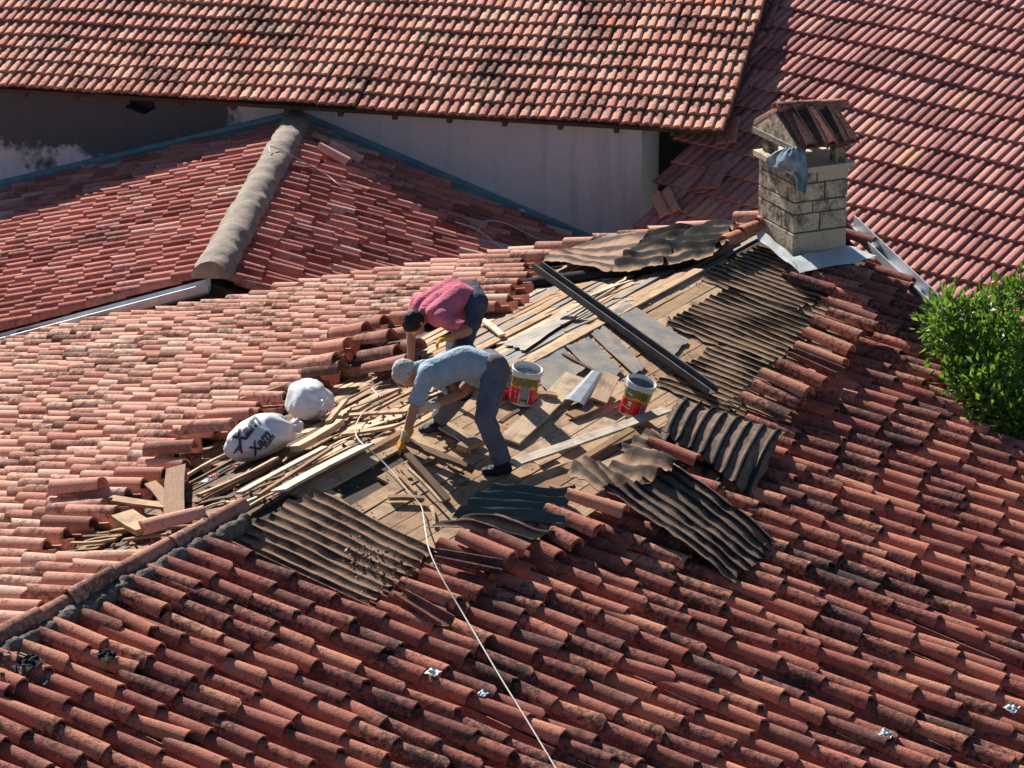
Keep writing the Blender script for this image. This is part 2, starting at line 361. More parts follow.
def coppo_places(S, s0, s1, pitch, q_of, q_end, expo, mat, parent, keep, tone, rr, pan_mat=None, jit=1.0, slip=0.012):
    out = []; pans = []; ms = coppi(mat); i = 0
    s = s0
    while s < s1:
        lean = rr.uniform(-0.012, 0.012) * jit; ph = rr.uniform(-0.05, 0.05) * jit
        q0 = q_of(s); q = q0 + rr.uniform(-0.04, 0.02); k = 0
        while q < q_end:
            e = expo + rr.uniform(-0.035, 0.035) * jit; qq = q + (ph if k else 0)
            c = S.P(s + lean * (q - q0) + rr.uniform(-slip, slip) * jit, qq, 0)
            if keep(S.P(s, qq + 0.25, 0.12)):
                yaw = rr.uniform(-0.04, 0.04) * jit + (rr.uniform(-0.16, 0.16) if rr.random() < 0.05 else 0); c = c + S.n * (0.012 * nz(c, 0.8, 2.0)) + (S.d * rr.uniform(0.03, 0.14) if rr.random() < 0.04 else 0); x = S.s * math.cos(yaw) + S.d * math.sin(yaw); y = unit(S.d * math.cos(yaw) - S.s * math.sin(yaw) + S.n * (0.045 + rr.uniform(-0.01, 0.02) * jit)); z = np.cross(x, y); 
                if z @ S.n < 0: x = -x; z = -z
                out.append((frame(c + S.n * 0.062, x, y, z), rr.choice(ms), tone(s, qq, rr), parent))
                # the channel tile beside it, turned over
                c2 = S.P(s + pitch / 2, qq - 0.1, 0.105)
                if rr.random() < 0.97:
                    y2 = unit(-S.d + S.n * -0.03); x2 = np.cross(y2, -S.n)
                    pans.append((frame(c2 + S.d * 0.5, x2, y2, -S.n), ms[0], tone(s, qq, rr) * 0.6, parent))  # tone lowered to put the shade between cover tiles into the colour
            q += e; k += 1
        s += pitch; i += 1
    return out, pans

def join_places(places, name, root):
    return lay(places, root, 0, rest=name)

def slab(name, S, pts, th, mat, parent, hq=0.0):
    """a flat roof deck: polygon pts in (s,q), top at hq, thickness th"""
    n = len(pts); vs = [S.P(a, b, hq) for a, b in pts] + [S.P(a, b, hq - th) for a, b in pts]
    fs = [tuple(range(n)), tuple(range(2 * n - 1, n - 1, -1))] + [(i, i + n, (i + 1) % n + n, (i + 1) % n) for i in range(n)]
    o = mesh_obj(name, vs, fs, mat, parent)
    bm = bmesh.new(); bm.from_mesh(o.data); bmesh.ops.recalc_face_normals(bm, faces=bm.faces); bm.to_mesh(o.data); bm.free()
    return o

# ------------------------------------------------------------------ ground
gp = MB(); gp.add([(-400, -300, 0), (400, -300, 0), (400, 700, 0), (-400, 700, 0)], [(0, 1, 2, 3)])
tag(gp.build('ground', M_EARTH), kind='structure')

# ------------------------------------------------------------------ main house
house = empty('tiled_house', (O[0], O[1], 0))
tag(house, 'low house with its old clay tile roof half stripped down to boards and felt', 'house')
S_END = 7.75                                                        # far gable, on the ridge
g1 = SF.sq(850, 232, 0.05); g2 = SF.sq(938, 316, 0.05)
gk = (g2[0] - g1[0]) / (g2[1] - g1[1])
def s_far(q): return g1[0] + gk * (q - g1[1])                       # far edge of the front slope
S_NEAR = -8.6; QF_END = 8.2; QL_END = 11.5
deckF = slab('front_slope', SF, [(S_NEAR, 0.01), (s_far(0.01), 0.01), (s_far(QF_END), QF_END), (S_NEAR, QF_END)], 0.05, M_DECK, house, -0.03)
vL1 = SL.sq(212, 306, 0.05); vL2 = SL.sq(752, 214, 0.05)
def s_vl(q): return vL1[0] + (vL2[0] - vL1[0]) * (q - vL1[1]) / (vL2[1] - vL1[1])
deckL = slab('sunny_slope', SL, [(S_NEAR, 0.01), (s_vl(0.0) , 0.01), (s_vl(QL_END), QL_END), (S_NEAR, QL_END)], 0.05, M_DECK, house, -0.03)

OPEN_L = [(30, 560), (40, 545), (62, 527), (105, 512), (112, 492), (146, 486), (172, 462), (182, 438), (235, 424), (280, 402), (300, 388), (330, 366), (345, 345), (400, 322), (480, 306), (508, 290), (512, 262), (560, 250), (620, 238), (700, 226), (748, 212), (800, 245), (600, 345), (215, 545), (150, 550)]
OPEN_F = [(200, 548), (225, 542), (300, 572), (372, 608), (440, 575), (530, 550), (600, 505), (660, 475), (740, 446), (800, 405), (872, 346), (862, 318), (800, 272), (800, 200), (700, 240), (560, 320), (300, 470)]
rr = random.Random(5)
def keepL(p):
    x, y, z = proj(p)
    if not inside(x, y, OPEN_L): return True
    return False
def keepF(p):
    x, y, z = proj(p); return not inside(x, y, OPEN_F) and not inside(x, y, [(755, 222), (800, 225), (850, 236), (872, 248), (862, 262), (800, 274), (757, 242)])
def toneL(s, q, r_): return min(1, max(0, r_.gauss(0.55, 0.24)))
def toneF(s, q, r_): return min(1, max(0, r_.betavariate(2.6, 2.4)))
chq = []
plF, panF = coppo_places(SF, S_NEAR + 0.1, s_far(0.2) - 0.02, 0.211, lambda s: 0.05, QF_END - 0.5, 0.39, MT_OLD, deckF,
                         lambda p: keepF(p) and ((p - O) @ rdir) < s_far((p - O) @ SF.d) - 0.06, toneF, rr, jit=1.3)
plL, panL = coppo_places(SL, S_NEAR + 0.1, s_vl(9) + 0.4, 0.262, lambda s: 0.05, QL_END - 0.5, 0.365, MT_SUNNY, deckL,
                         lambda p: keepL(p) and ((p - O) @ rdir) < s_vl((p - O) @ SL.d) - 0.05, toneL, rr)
def vis_margin(pl, m=330): return [p for p in pl if on_screen(p[0].translation, m)[0]]
plF = vis_margin(plF); plL = vis_margin(plL); panF = vis_margin(panF); panL = vis_margin(panL)
lay(plF + plL, house, 300, 'tile', 'tile_field')
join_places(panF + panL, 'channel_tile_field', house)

# ridge caps with their mortar bed, the part that is still in place
sA = SF.sq(-90, 700)[0]; sB = SF.sq(214, 532, 0.1)[0]
s = sA; k = 0
while s < sB:
    h = 0.115 + 0.02 * rng.uniform(-1, 1); c = O + rdir * s + EZ * (h - 0.02) + fperp * rng.uniform(-0.015, 0.015)
    y = unit(-rdir + EZ * (-0.05) + fperp * rng.uniform(-0.03, 0.03)); z = unit(EZ - y * (EZ @ y)); x = np.cross(y, z)
    inst('ridge_tile', coppi(MT_SUNNY)[k % 7], frame(c + rdir * 0.5, x, y, z), house, rng.uniform(0.1, 0.6)); s += 0.40; k += 1
for (x1, y1), (x2, y2) in (((722, 246), (752, 220)),):
    a0 = SF.sq(x1, y1, 0.1)[0]; a1 = SF.sq(x2, y2, 0.1)[0]; s = a0
    while s < a1 - 0.1:
        y = unit(-rdir + EZ * 0.04); z = unit(EZ - y * (EZ @ y)); x = np.cross(y, z)
        inst('ridge_tile', coppi(MT_OLD)[k % 7], frame(O + rdir * (s + 0.45) + EZ * 0.12, x, y, z), house, 0.9); s += 0.36; k += 1
def lumpy_strip(name, path_fn, n, width, m, mat, parent, amp, seed, hump=0.05):
    vs = []; fs = []
    for i in range(n + 1):
        for j in range(m + 1):
            p, u, nn = path_fn(i / n); t = j / m * 2 - 1
            q = p + u * (t * width * (1 + 0.25 * nz((i * 0.21, j, 0), 1, seed)))
            hh = hump * (1 - t * t) + amp * (nz(q, 9, seed) + 0.6 * nz(q, 23, seed))
            vs.append(q + nn * (hh - (0.06 if abs(t) > 0.99 else 0)))
    for i in range(n):
        for j in range(m): a = i * (m + 1) + j; fs.append((a, a + m + 1, a + m + 2, a + 1))
    return mesh_obj(name, vs, fs, mat, parent, smooth=60)
lumpy_strip('mortar_bed', lambda t: (O + rdir * (sA + (sB + 0.35 - sA) * t) + SF.d * 0.11 + SF.n * 0.10, SF.d, SF.n), 160, 0.075, 9, M_MORTAR, house, 0.03, 3.1, 0.04)

# far edge metal gutter along the front slope and walls under the roof
gb = MB()
def rail(mb, p0, p1, out, prof):
    p0, p1 = np.asarray(p0), np.asarray(p1); n = len(prof); vs = [p + out * a + EZ * b for p in (p0, p1) for a, b in prof]
    fs = [(i, i + 1, i + 1 + n, i + n) for i in range(n - 1)]; mb.add(vs, fs)
gd = unit(SF.P(s_far(4), 4) - SF.P(s_far(0), 0)); gout = unit(np.cross(gd, EZ)); gout = gout if gout @ rdir > 0 else -gout
GPROF = [(0.0, 0.07), (-0.012, 0.07), (-0.012, -0.02), (0.10, -0.02), (0.10, 0.10), (0.112, 0.10), (0.112, -0.035), (0.0, -0.035)]
qg = SF.sq(846, 222, 0.1)[1]
rail(gb, SF.P(s_far(qg), qg, 0.06), SF.P(s_far(QF_END), QF_END, 0.06), gout, GPROF)
gb.build('gutter', M_ZINC, house)
wm = MB()
corners = [SF.P(S_NEAR + 0.2, QF_END - 0.5, -0.1), SF.P(s_far(QF_END - .5) - 0.25, QF_END - 0.5, -0.1), SF.P(s_far(0) - 0.2, 0, -0.1), SL.P(s_vl(QL_END - .5) - 0.2, QL_END - 0.5, -0.1), SL.P(S_NEAR + 0.2, QL_END - 0.5, -0.1), SF.P(S_NEAR + 0.2, 0, -0.1)]
n = len(corners); wm.add(corners + [np.array([c[0], c[1], 0]) for c in corners], [(i, i + n, (i + 1) % n + n, (i + 1) % n) for i in range(n)])
wm.build('wall', simple('render_wall', (0.42, 0.38, 0.33), (0.52, 0.47, 0.41), 1.5), house)

# ------------------------------------------------------------------ second house (gable ridge capped in concrete)
h2 = empty('red_tiled_house', (OM[0], OM[1], 0))
tag(h2, 'red clay tiled gable roof with a thick concrete ridge cap', 'house')
mq = 9.0
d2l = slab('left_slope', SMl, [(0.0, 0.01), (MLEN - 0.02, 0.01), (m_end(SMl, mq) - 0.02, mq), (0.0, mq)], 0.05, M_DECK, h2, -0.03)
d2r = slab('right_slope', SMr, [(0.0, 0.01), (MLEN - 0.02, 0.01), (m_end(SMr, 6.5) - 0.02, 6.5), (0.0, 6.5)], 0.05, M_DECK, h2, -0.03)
in_front = lambda p: (p - WALL_P) @ wdir < -0.12
toneM = lambda s, q, r_: min(1, max(0, r_.gauss(0.5, 0.22)))
rr = random.Random(8)
p2l, n2l = coppo_places(SMl, 0.10, m_end(SMl, mq), 0.262, lambda s: 0.02, mq - 0.4, 0.345, MT_RED, d2l, in_front, toneM, rr, jit=0.75)
p2r, n2r = coppo_places(SMr, 0.10, m_end(SMr, 0) + 0.2, 0.262, lambda s: 0.02, 6.2, 0.36, MT_RED, d2r, in_front, lambda s, q, r_: min(1, max(0, r_.gauss(0.42, 0.28))), rr, jit=1.5, slip=0.03)
lay(vis_margin(p2l + p2r, 200), h2, 300, 'tile', 'tile_field')
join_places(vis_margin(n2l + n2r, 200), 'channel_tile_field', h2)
# concrete cap: a long rough half round
vs = []; fs = []; NN = 90; K = 12
for i in range(NN + 1):
    t = i / NN; p = OM + mdir * (-0.12 + (MLEN + 0.05) * t) + EZ * 0.06
    for k in range(K + 1):
        a = math.pi * k / K; rad = 0.205 * (1.08 - 0.18 * t)
        q = p + mperp * (math.cos(a) * rad * 1.08) + EZ * (math.sin(a) * rad * 0.95 + 0.02); nn = unit(mperp * math.cos(a) + EZ * math.sin(a))
        vs.append(q + nn * (0.028 * nz(q, 4.2, 2.0) + 0.018 * nz(q, 11, 5.0)))
for i in range(NN):
    for k in range(K): a = i * (K + 1) + k; fs.append((a, a + 1, a + K + 2, a + K + 1))
fs.append(tuple(range(K + 1))[::-1]); fs.append(tuple(NN * (K + 1) + k for k in range(K + 1)))
mesh_obj('ridge_cap', vs, fs, M_CONC, h2, smooth=60)
# metal apron where the slopes meet the tall wall, gutter along the front edge
fb = MB()
for S, q1 in ((SMl, mq), (SMr, 6.4)):
    a, b = S.P(MLEN - 0.01, 0.0, 0), S.P(m_end(S, q1) - 0.01, q1, 0)
    prof = [(-0.20, 0.155), (-0.03, 0.175), (-0.03, 0.235), (-0.005, 0.245), (-0.005, 0.15), (-0.20, 0.135)]
    vs = [p + wdir * x + EZ * z for p in (a, b) for x, z in prof]; n = len(prof)
    fb.add(vs, [(i, (i + 1) % n, (i + 1) % n + n, i + n) for i in range(n)])
fb.build('flashing', M_TEAL, h2)
gb = MB(); a = OM - mdir * 0.04 - mperp * 0.10; GP2 = [(0.0, 0.04), (0.0, -0.06), (0.05, -0.10), (0.12, -0.10), (0.17, -0.06), (0.17, 0.035), (0.182, 0.035), (0.182, -0.07), (0.125, -0.115), (0.045, -0.115), (-0.012, -0.07), (-0.012, 0.04)]
rail(gb, SMl.P(-0.02, 0.02, 0.02), SMl.P(-0.02, mq, 0.02), -mdir, GP2); gb.build('gutter', M_ZINC, h2)
wm = MB()
ra = [SMl.P(0.12, mq - .3, -0.1), SMl.P(0.12, 0, -0.1), SMr.P(0.12, 6.2, -0.1)]
n = 3; wm.add(ra + [np.array([c[0], c[1], 0]) for c in ra], [(0, 1, 1 + n, n), (1, 2, 2 + n, 1 + n)])
a, b = SMl.P(0.12, mq - .3, -0.1), SMl.P(m_end(SMl, mq) - .15, mq - .3, -0.1); wm.add([a, b, (b[0], b[1], 0), (a[0], a[1], 0)], [(0, 1, 2, 3)])
a, b = SMr.P(0.12, 6.2, -0.1), SMr.P(m_end(SMr, 6.2) - .1, 6.2, -0.1); wm.add([a, b, (b[0], b[1], 0), (a[0], a[1], 0)], [(0, 1, 2, 3)])
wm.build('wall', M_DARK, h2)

# ------------------------------------------------------------------ tall house behind
h3 = empty('tall_house', (WALL_P[0], WALL_P[1], 0))
tag(h3, 'tall plastered house with interlocking orange roof tiles and a damp stained wall', 'house')
depA = proj(pe2)[2]; WA = 20.6 * depA / F_PX; EA = 0.335
sv0 = SA.sq(725, 126)[0]; sv1, qv1 = SA.sq(766, 0)
def s_verge(q): return sv0 + (sv1 - sv0) * (q / qv1)
SA_L = SA.sq(-150, 85)[0]; QA_TOP = -4.6
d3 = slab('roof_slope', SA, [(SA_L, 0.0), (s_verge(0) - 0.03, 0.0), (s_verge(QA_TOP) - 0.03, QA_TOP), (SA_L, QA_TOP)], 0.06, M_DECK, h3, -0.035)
pl = []; rr = random.Random(21); fm = flats(MT_ORANGE, round(WA, 3), 0.43)
k = 0
while 0.10 - k * EA - 0.43 > QA_TOP:
    q = 0.10 - k * EA - 0.43; s = SA_L + (0.5 * WA if k % 2 else 0) * 0
    nmax = int((s_verge(q) - SA_L) / WA)
    for i in range(nmax):
        sx = s_verge(q) - WA * (i + 0.5)
        y = unit(SA.d + SA.n * 0.125 + SA.s * rr.uniform(-0.025, 0.025)); x = unit(SA.s - y * (SA.s @ y)); z = np.cross(x, y); z = z if z @ SA.n > 0 else -z
        if np.cross(x, y) @ SA.n < 0: x = -x
        c = SA.P(sx + rr.uniform(-0.008, 0.008), q + rr.uniform(-0.012, 0.012) + 0.05 * nz((sx, q, 0), 0.5), 0.02 + 0.045 * nz((sx, q, 4), 0.55) + rr.uniform(0, 0.010))
        pl.append((frame(c, x, y, np.cross(x, y)), rr.choice(fm), min(1, max(0, rr.gauss(0.46, 0.2) + (0.5 if rr.random() < 0.02 else 0))), d3))
    k += 1
lay(pl, h3, 300, 'tile', 'tile_field')
# wall with a ragged hole, rafters under the eave
zt = pe2[2] + 0.05; wl_ = hit(-190, 150, WALL_P, wdir); wr_ = pc
wa = MB(); aL = float((wl_ - WALL_P) @ adir); aR = float((wr_ - WALL_P) @ adir)
hc = hit(141, 104, WALL_P, wdir); hs, hz = float((hc - WALL_P) @ adir), float(hc[2])
HN = 14; hole = []; rh = random.Random(4)
for i in range(HN):
    a = 2 * math.pi * i / HN; hole.append((hs + math.cos(a) * 0.24 * rh.uniform(0.75, 1.2), min(zt - 0.03, hz + math.sin(a) * 0.13 * rh.uniform(0.7, 1.25))))
bm = bmesh.new()
outer = [(aL, 0.0), (aR, 0.0), (aR, zt), (aL, zt)]
def mkv(s, z, dep=0.0): return bm.verts.new(tuple(WALL_P + adir * s + wdir * dep + EZ * (z - WALL_P[2])))
ov = [mkv(*p) for p in outer]; hv = [mkv(*p) for p in hole]
es = [bm.edges.new((ov[i], ov[(i + 1) % 4])) for i in range(4)] + [bm.edges.new((hv[i], hv[(i + 1) % HN])) for i in range(HN)]
bmesh.ops.triangle_fill(bm, edges=es, use_beauty=True)
hb = [mkv(p[0], p[1], 0.30) for p in hole]
for i in range(HN): bm.faces.new((hv[i], hv[(i + 1) % HN], hb[(i + 1) % HN], hb[i]))
bk = [mkv(aR, 0.0, 2.5), mkv(aR, zt, 2.5)]; bm.faces.new((ov[1], bk[0], bk[1], ov[2]))
bmesh.ops.recalc_face_normals(bm, faces=bm.faces)
me = bpy.data.meshes.new('wall'); bm.to_mesh(me); bm.free(); me.materials.append(M_WALL)
o = bpy.data.objects.new('wall', me); col.objects.link(o); setpar(o, h3)
db = MB(); db.box(WALL_P, adir, wdir, EZ, (hs - 0.5, hs + 0.5), (0.31, 0.33), (hz - 0.4 - WALL_P[2], hz + 0.3 - WALL_P[2])); db.build('hole_dark_backing', M_DARK, h3)  # near-black panel closing the hole, paints the unlit space behind it
s = SA_L + 0.2
while s < s_verge(0) - 0.1:
    rb = MB(); rb.box(SA.P(s, -0.02, -0.04), SA.s, -SA.d, -SA.n, (-0.035, 0.035), (0.0, 0.7), (0.056, 0.14)); rb.build('rafter', M_WOOD, h3, tone=0.12); s += 0.78
fbm = MB(); # fbm.box(SA.P(0, 0.012, -0.04), SA.s, SA.d, -SA.n, (SA_L, s_verge(0) - 0.05), (0.0, 0.022), (-0.004, 0.085)); fbm.build('fascia', M_WOOD, h3, tone=0.15)
rw = MB(); rw.box(WALL_P, adir, wdir, EZ, (aR + 0.01, aR + 1.9), (1.3, 1.36), (-WALL_P[2], zt - WALL_P[2])); rw.build('recess_shade', M_DARK, h3)  # dark wall added where the recess beside the eave is only in shade
# right hand verge boards (dark, with a strip of mortar)
vb = MB(); a, b = SA.P(s_verge(0) - 0.02, 0.0, -0.02), SA.P(s_verge(QA_TOP) - 0.02, QA_TOP, -0.02)
vb.add([a + SA.n * .03, b + SA.n * .03, b - EZ * .12, a - EZ * .12, a + SA.n * .03 + adir * .03, b + SA.n * .03 + adir * .03, b - EZ * .12 + adir * .03, a - EZ * .12 + adir * .03], [(0, 1, 2, 3), (4, 7, 6, 5), (0, 4, 5, 1), (3, 2, 6, 7), (0, 3, 7, 4), (1, 5, 6, 2)])
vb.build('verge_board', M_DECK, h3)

# ------------------------------------------------------------------ right hand house
h4 = empty('pink_tiled_house', (SR.o[0], SR.o[1], 0))
tag(h4, 'long roof of pinkish red interlocking tiles behind the chimney', 'house')
QR0 = 2.4
WR = 23.0 * proj(SR.o)[2] / F_PX ; ER = 0.43
SRL = SR.sq(690, -150)[0] - 0.3
_e = [SR.sq(*p) for p in ((646, 236), (662, 208), (706, 132), (712, -150))]
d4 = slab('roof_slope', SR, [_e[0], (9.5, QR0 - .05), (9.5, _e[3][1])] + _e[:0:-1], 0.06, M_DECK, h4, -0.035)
pl = []; rr = random.Random(31); fm = flats(MT_PINK, round(WR, 3), 0.54); k = 0
while QR0 - k * ER - 0.54 > _e[3][1]:
    q = QR0 - k * ER - 0.54
    for i in range(int((9.5 - SRL) / WR)):
        sx = SRL + WR * (i + 0.5)
        y = unit(SR.d + SR.n * 0.115 + SR.s * rr.uniform(-0.014, 0.014)); x = unit(SR.s - y * (SR.s @ y))
        if np.cross(x, y) @ SR.n < 0: x = -x
        c = SR.P(sx + rr.uniform(-0.006, 0.006), q + rr.uniform(-0.010, 0.010) + 0.03 * nz((sx, q, 9), 0.5), 0.02 + 0.04 * nz((sx, q, 14), 0.5) + rr.uniform(0, 0.008))
        pl.append((frame(c, x, y, np.cross(x, y)), rr.choice(fm), min(1, max(0, rr.gauss(0.5, 0.2) + (0.4 if rr.random() < 0.03 else 0))), d4))
    k += 1
pl = [p for p in pl if on_screen(p[0].translation, 200)[0]]
def on_right(p):
    x, y, _ = proj(p[0].translation); return x > (650 + (215 - y) * 0.62 if y > 130 else 704)
pl = [p for p in pl if on_right(p)]
lay(pl, h4, 300, 'tile', 'tile_field')
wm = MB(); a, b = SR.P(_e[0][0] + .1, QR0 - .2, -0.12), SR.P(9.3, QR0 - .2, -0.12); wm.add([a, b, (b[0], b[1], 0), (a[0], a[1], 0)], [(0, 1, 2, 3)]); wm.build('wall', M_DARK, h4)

# ------------------------------------------------------------------ stripped area: boards, sheets, laths (parts of the roof)
def board(name, p0, p1, w, th, up, tone, parent=None, warp=0.004, taper=0.0):
    """a sawn board between two points (centre of its top face), local X along it"""
    p0, p1 = np.asarray(p0, float), np.asarray(p1, float); x = unit(p1 - p0); L_ = np.linalg.norm(p1 - p0); up = np.asarray(up)
    z = unit(up - x * (up @ x)); y = np.cross(z, x); n = 3; vs = []
    sk = rng.uniform(-0.25, 0.25) * w; b1 = rng.uniform(-1, 1) * warp; b2 = rng.uniform(-1, 1) * warp
    for i in range(n + 1):
        t = i / n; ww = w * (1 - taper * t) / 2; off = b1 * math.sin(math.pi * t) * 2
        for sy, sz in ((-1, 0), (1, 0), (1, -1), (-1, -1)):
            ex = sk * sy * (1 if i == n else (0.6 if i == 0 else 0))
            vs.append((L_ * t + ex, sy * ww * rng.uniform(0.97, 1.0) + off, sz * th + b2 * math.sin(math.pi * t) * 2 + rng.uniform(-0.001, 0.001)))
    fs = []
    for i in range(n):
        for k in range(4): a = i * 4 + k; b = i * 4 + (k + 1) % 4; fs.append((a, b, b + 4, a + 4))
    fs += [(0, 3, 2, 1)[::1], tuple(n * 4 + k for k in range(4))]
    me = bpy.data.meshes.new(name); me.from_pydata(vs, [], fs); me.update(); me.materials.append(M_WOOD)
    bm = bmesh.new(); bm.from_mesh(me); bmesh.ops.recalc_face_normals(bm, faces=bm.faces); bm.to_mesh(me); bm.free()
    return inst(name, me, frame(p0, x, y, z), parent, tone)
def sheet4(name, c, nu, nv, mat, parent=None, ribs=0, amp=0.03, sharp=3.0, fn=None, rough=0.01, th=0.006, seed=1.0, dust=0.0):
    """a thin sheet over four corners c = (u0v0, u1v0, u1v1, u0v1); ribs are counted along u and run along v"""
    c = [np.asarray(p, float) for p in c]; vs = []; du = []
    nn = unit(np.cross(c[1] - c[0], c[3] - c[0])); nn = nn if nn[2] > 0 else -nn
    for j in range(nv + 1):
        v = j / nv
        for i in range(nu + 1):
            u = i / nu; p = (c[0] * (1 - u) + c[1] * u) * (1 - v) + (c[3] * (1 - u) + c[2] * u) * v
            b = (0.5 + 0.5 * math.cos(2 * math.pi * (u * ribs + 0.5))) ** sharp if ribs else 0.5
            wob = 1 + 0.5 * nz((u * 3, v * 2.5, 0), 1.0, seed)
            h = amp * b * wob + (fn(u, v) if fn else 0) + rough * (nz(p, 3.0, seed) + 0.5 * nz(p, 8.0, seed))
            e = min(u, 1 - u, v, 1 - v)
            if e < 0.001: p = p + (c[1] - c[0]) * 0.04 * nz((u * 9, v * 9, 3), 1, seed) + (c[3] - c[0]) * 0.05 * nz((u * 8, v * 8, 7), 1, seed)
            vs.append(p + nn * h); du.append((1 - b) * (0.85 if ribs else 0.9) + dust)
    m = nu + 1; N = len(vs); fs = [(j * m + i, j * m + i + 1, (j + 1) * m + i + 1, (j + 1) * m + i) for j in range(nv) for i in range(nu)]
    vs2 = vs + [p - nn * th for p in vs]; fs2 = fs + [tuple(k + N for k in f[::-1]) for f in fs]
    rim = [i for i in range(m)] + [j * m + nu for j in range(1, nv + 1)] + [nv * m + i for i in range(nu - 1, -1, -1)] + [j * m for j in range(nv - 1, 0, -1)]
    for k in range(len(rim)): a, b = rim[k], rim[(k + 1) % len(rim)]; fs2.append((a, a + N, b + N, b))
    o = mesh_obj(name, vs2, fs2, mat, parent, smooth=40)
    at_ = o.data.attributes.new('dust', 'FLOAT', 'POINT'); at_.data.foreach_set('value', du + [d - 0.5 for d in du])
    bm = bmesh.new(); bm.from_mesh(o.data); bmesh.ops.recalc_face_normals(bm, faces=bm.faces); bm.to_mesh(o.data); bm.free()
    return o
def onF(x, y, h=0.0): return SF.px(x, y, h)
def onL(x, y, h=0.0): return SL.px(x, y, h)

rp = random.Random(77)
# boarded deck of the front slope
HOLE = [(338, 492), (352, 476), (404, 446), (412, 456), (372, 492), (352, 502)]
q = 0.02; row = 0
while q < 2.35:
    s = -2.0 + rp.uniform(0, 0.6)
    while s < 5.6:
        ln = rp.uniform(0.9, 2.4); e = min(s + ln, 5.7)
        mid = SF.P((s + e) / 2, q + 0.07); x, y, _ = proj(mid)
        seg = [(s, e)]
        ax, ay, _ = proj(SF.P(s, q + .07)); bx, by, _ = proj(SF.P(e, q + .07))
        if any(inside(*proj(SF.P(s + (e - s) * k / 12, q + 0.07))[:2], HOLE) for k in range(13)):
            lo = [k for k in range(13) if inside(*proj(SF.P(s + (e - s) * k / 12, q + 0.07))[:2], HOLE)]
            seg = [(s, s + (e - s) * (lo[0] - 0.5) / 12), (s + (e - s) * (lo[-1] + 0.5) / 12, e)]
        for a, b in seg:
            if b - a > 0.12 and on_screen(SF.P((a + b) / 2, q))[0]:
                hh = rp.uniform(-0.004, 0.004)
                board('plank', SF.P(a + 0.004, q + 0.068, hh), SF.P(b - 0.004, q + 0.068, hh + rp.uniform(-.003, .003)), 0.132, 0.024, SF.n, min(0.84, max(0.42, rp.gauss(0.64, 0.09))), deckF, 0.002)
        s = e
    q += 0.14; row += 1
# boarded deck of the sunny slope, paler and more broken
q = 0.02
while q < 2.3:
    s = -3.4 + rp.uniform(0, 0.6)
    while s < 7.0:
        ln = rp.uniform(0.7, 2.0); e = s + ln; w_ = rp.uniform(0.10, 0.125)
        x, y, _ = proj(SL.P((s + e) / 2, q))
        if rp.random() < 0.9 and on_screen(SL.P((s + e) / 2, q))[0] and s_vl(q) > e:
            hh = rp.uniform(-0.006, 0.010)
            board('plank', SL.P(s + 0.004, q + 0.06 + rp.uniform(-.008, .008), hh), SL.P(e - 0.01, q + 0.06 + rp.uniform(-.008, .008), hh), w_, 0.022, SL.n, (rp.choice([0.5, 0.58, 0.66, 0.72, 0.8, 1.0, 0.42]) if x > 330 else rp.choice([0.12, 0.2, 0.3, 0.4])), deckL, 0.006)
        s = e
    q += 0.125
# ridge batten left bare
p0, p1 = O + rdir * SF.sq(470, 396)[0], O + rdir * SF.sq(700, 271)[0]
board('ridge_board', p0 + EZ * 0.022, p1 + EZ * 0.022, 0.10, 0.02, EZ, 0.72, house)
# grey underlay pieces still nailed to the boards
def patch(pts, mat, S, h, parent, nm, dust=0.0, seed=1.0): return sheet4(nm, [S.px(x, y, h) for x, y in pts], 10, 8, mat, parent, rough=0.006, th=0.004, seed=seed, dust=dust)
for pts, sd_ in (([(606, 318), (630, 305), (688, 342), (662, 368)], 1), ([(566, 348), (588, 337), (622, 372), (604, 386)], 2), ([(590, 335), (604, 327), (645, 368), (634, 376)], 5), ([(524, 366), (560, 346), (585, 370), (548, 392)], 3)):
    patch(pts, M_GREYSHEET, SF, 0.012, deckF, 'underlay', seed=sd_)
patch([(505, 345), (585, 305), (600, 300), (525, 352)], M_GREYSHEET, SL, 0.02, deckL, 'underlay', seed=4)
# corrugated bitumen sheets still in place under the missing tiles
def felt(px4, ribs, h, seed, mat=M_FELT, amp=0.045, nv=14, dust=0.05):
    return sheet4('felt_sheet', [SF.px(x, y, h) for x, y in px4], max(24, ribs * 8), nv, mat, deckF, ribs=ribs, amp=amp, sharp=2.2, rough=0.012, seed=seed, dust=dust)
felt([(219, 541), (317, 489), (440, 552), (366, 606)], 9, 0.02, 11, M_FELTB, 0.034, 22, 0.12)
a = SF.sq(690, 262)[0]
for s0, s1, q0, q1, rb, sd_ in ((5.0, 6.25, 0.10, 1.15, 12, 21), (4.9, 6.30, 1.05, 2.3, 13, 22), (3.75, 5.05, 0.42, 1.5, 12, 23), (3.65, 5.0, 1.4, 2.45, 13, 24), (2.55, 3.85, 0.98, 1.75, 12, 25), (2.2, 3.75, 1.62, 2.4, 15, 26)):
    sheet4('felt_sheet', [SF.P(s0, q0, 0.012 + 0.004 * (sd_ % 3)), SF.P(s1, q0, 0.012 + 0.004 * (sd_ % 3)), SF.P(s1, q1, 0.03), SF.P(s0, q1, 0.03)], rb * 8, 10, M_FELT, deckF, ribs=rb, amp=0.026, sharp=3.0, rough=0.010, seed=sd_, dust=0.16)

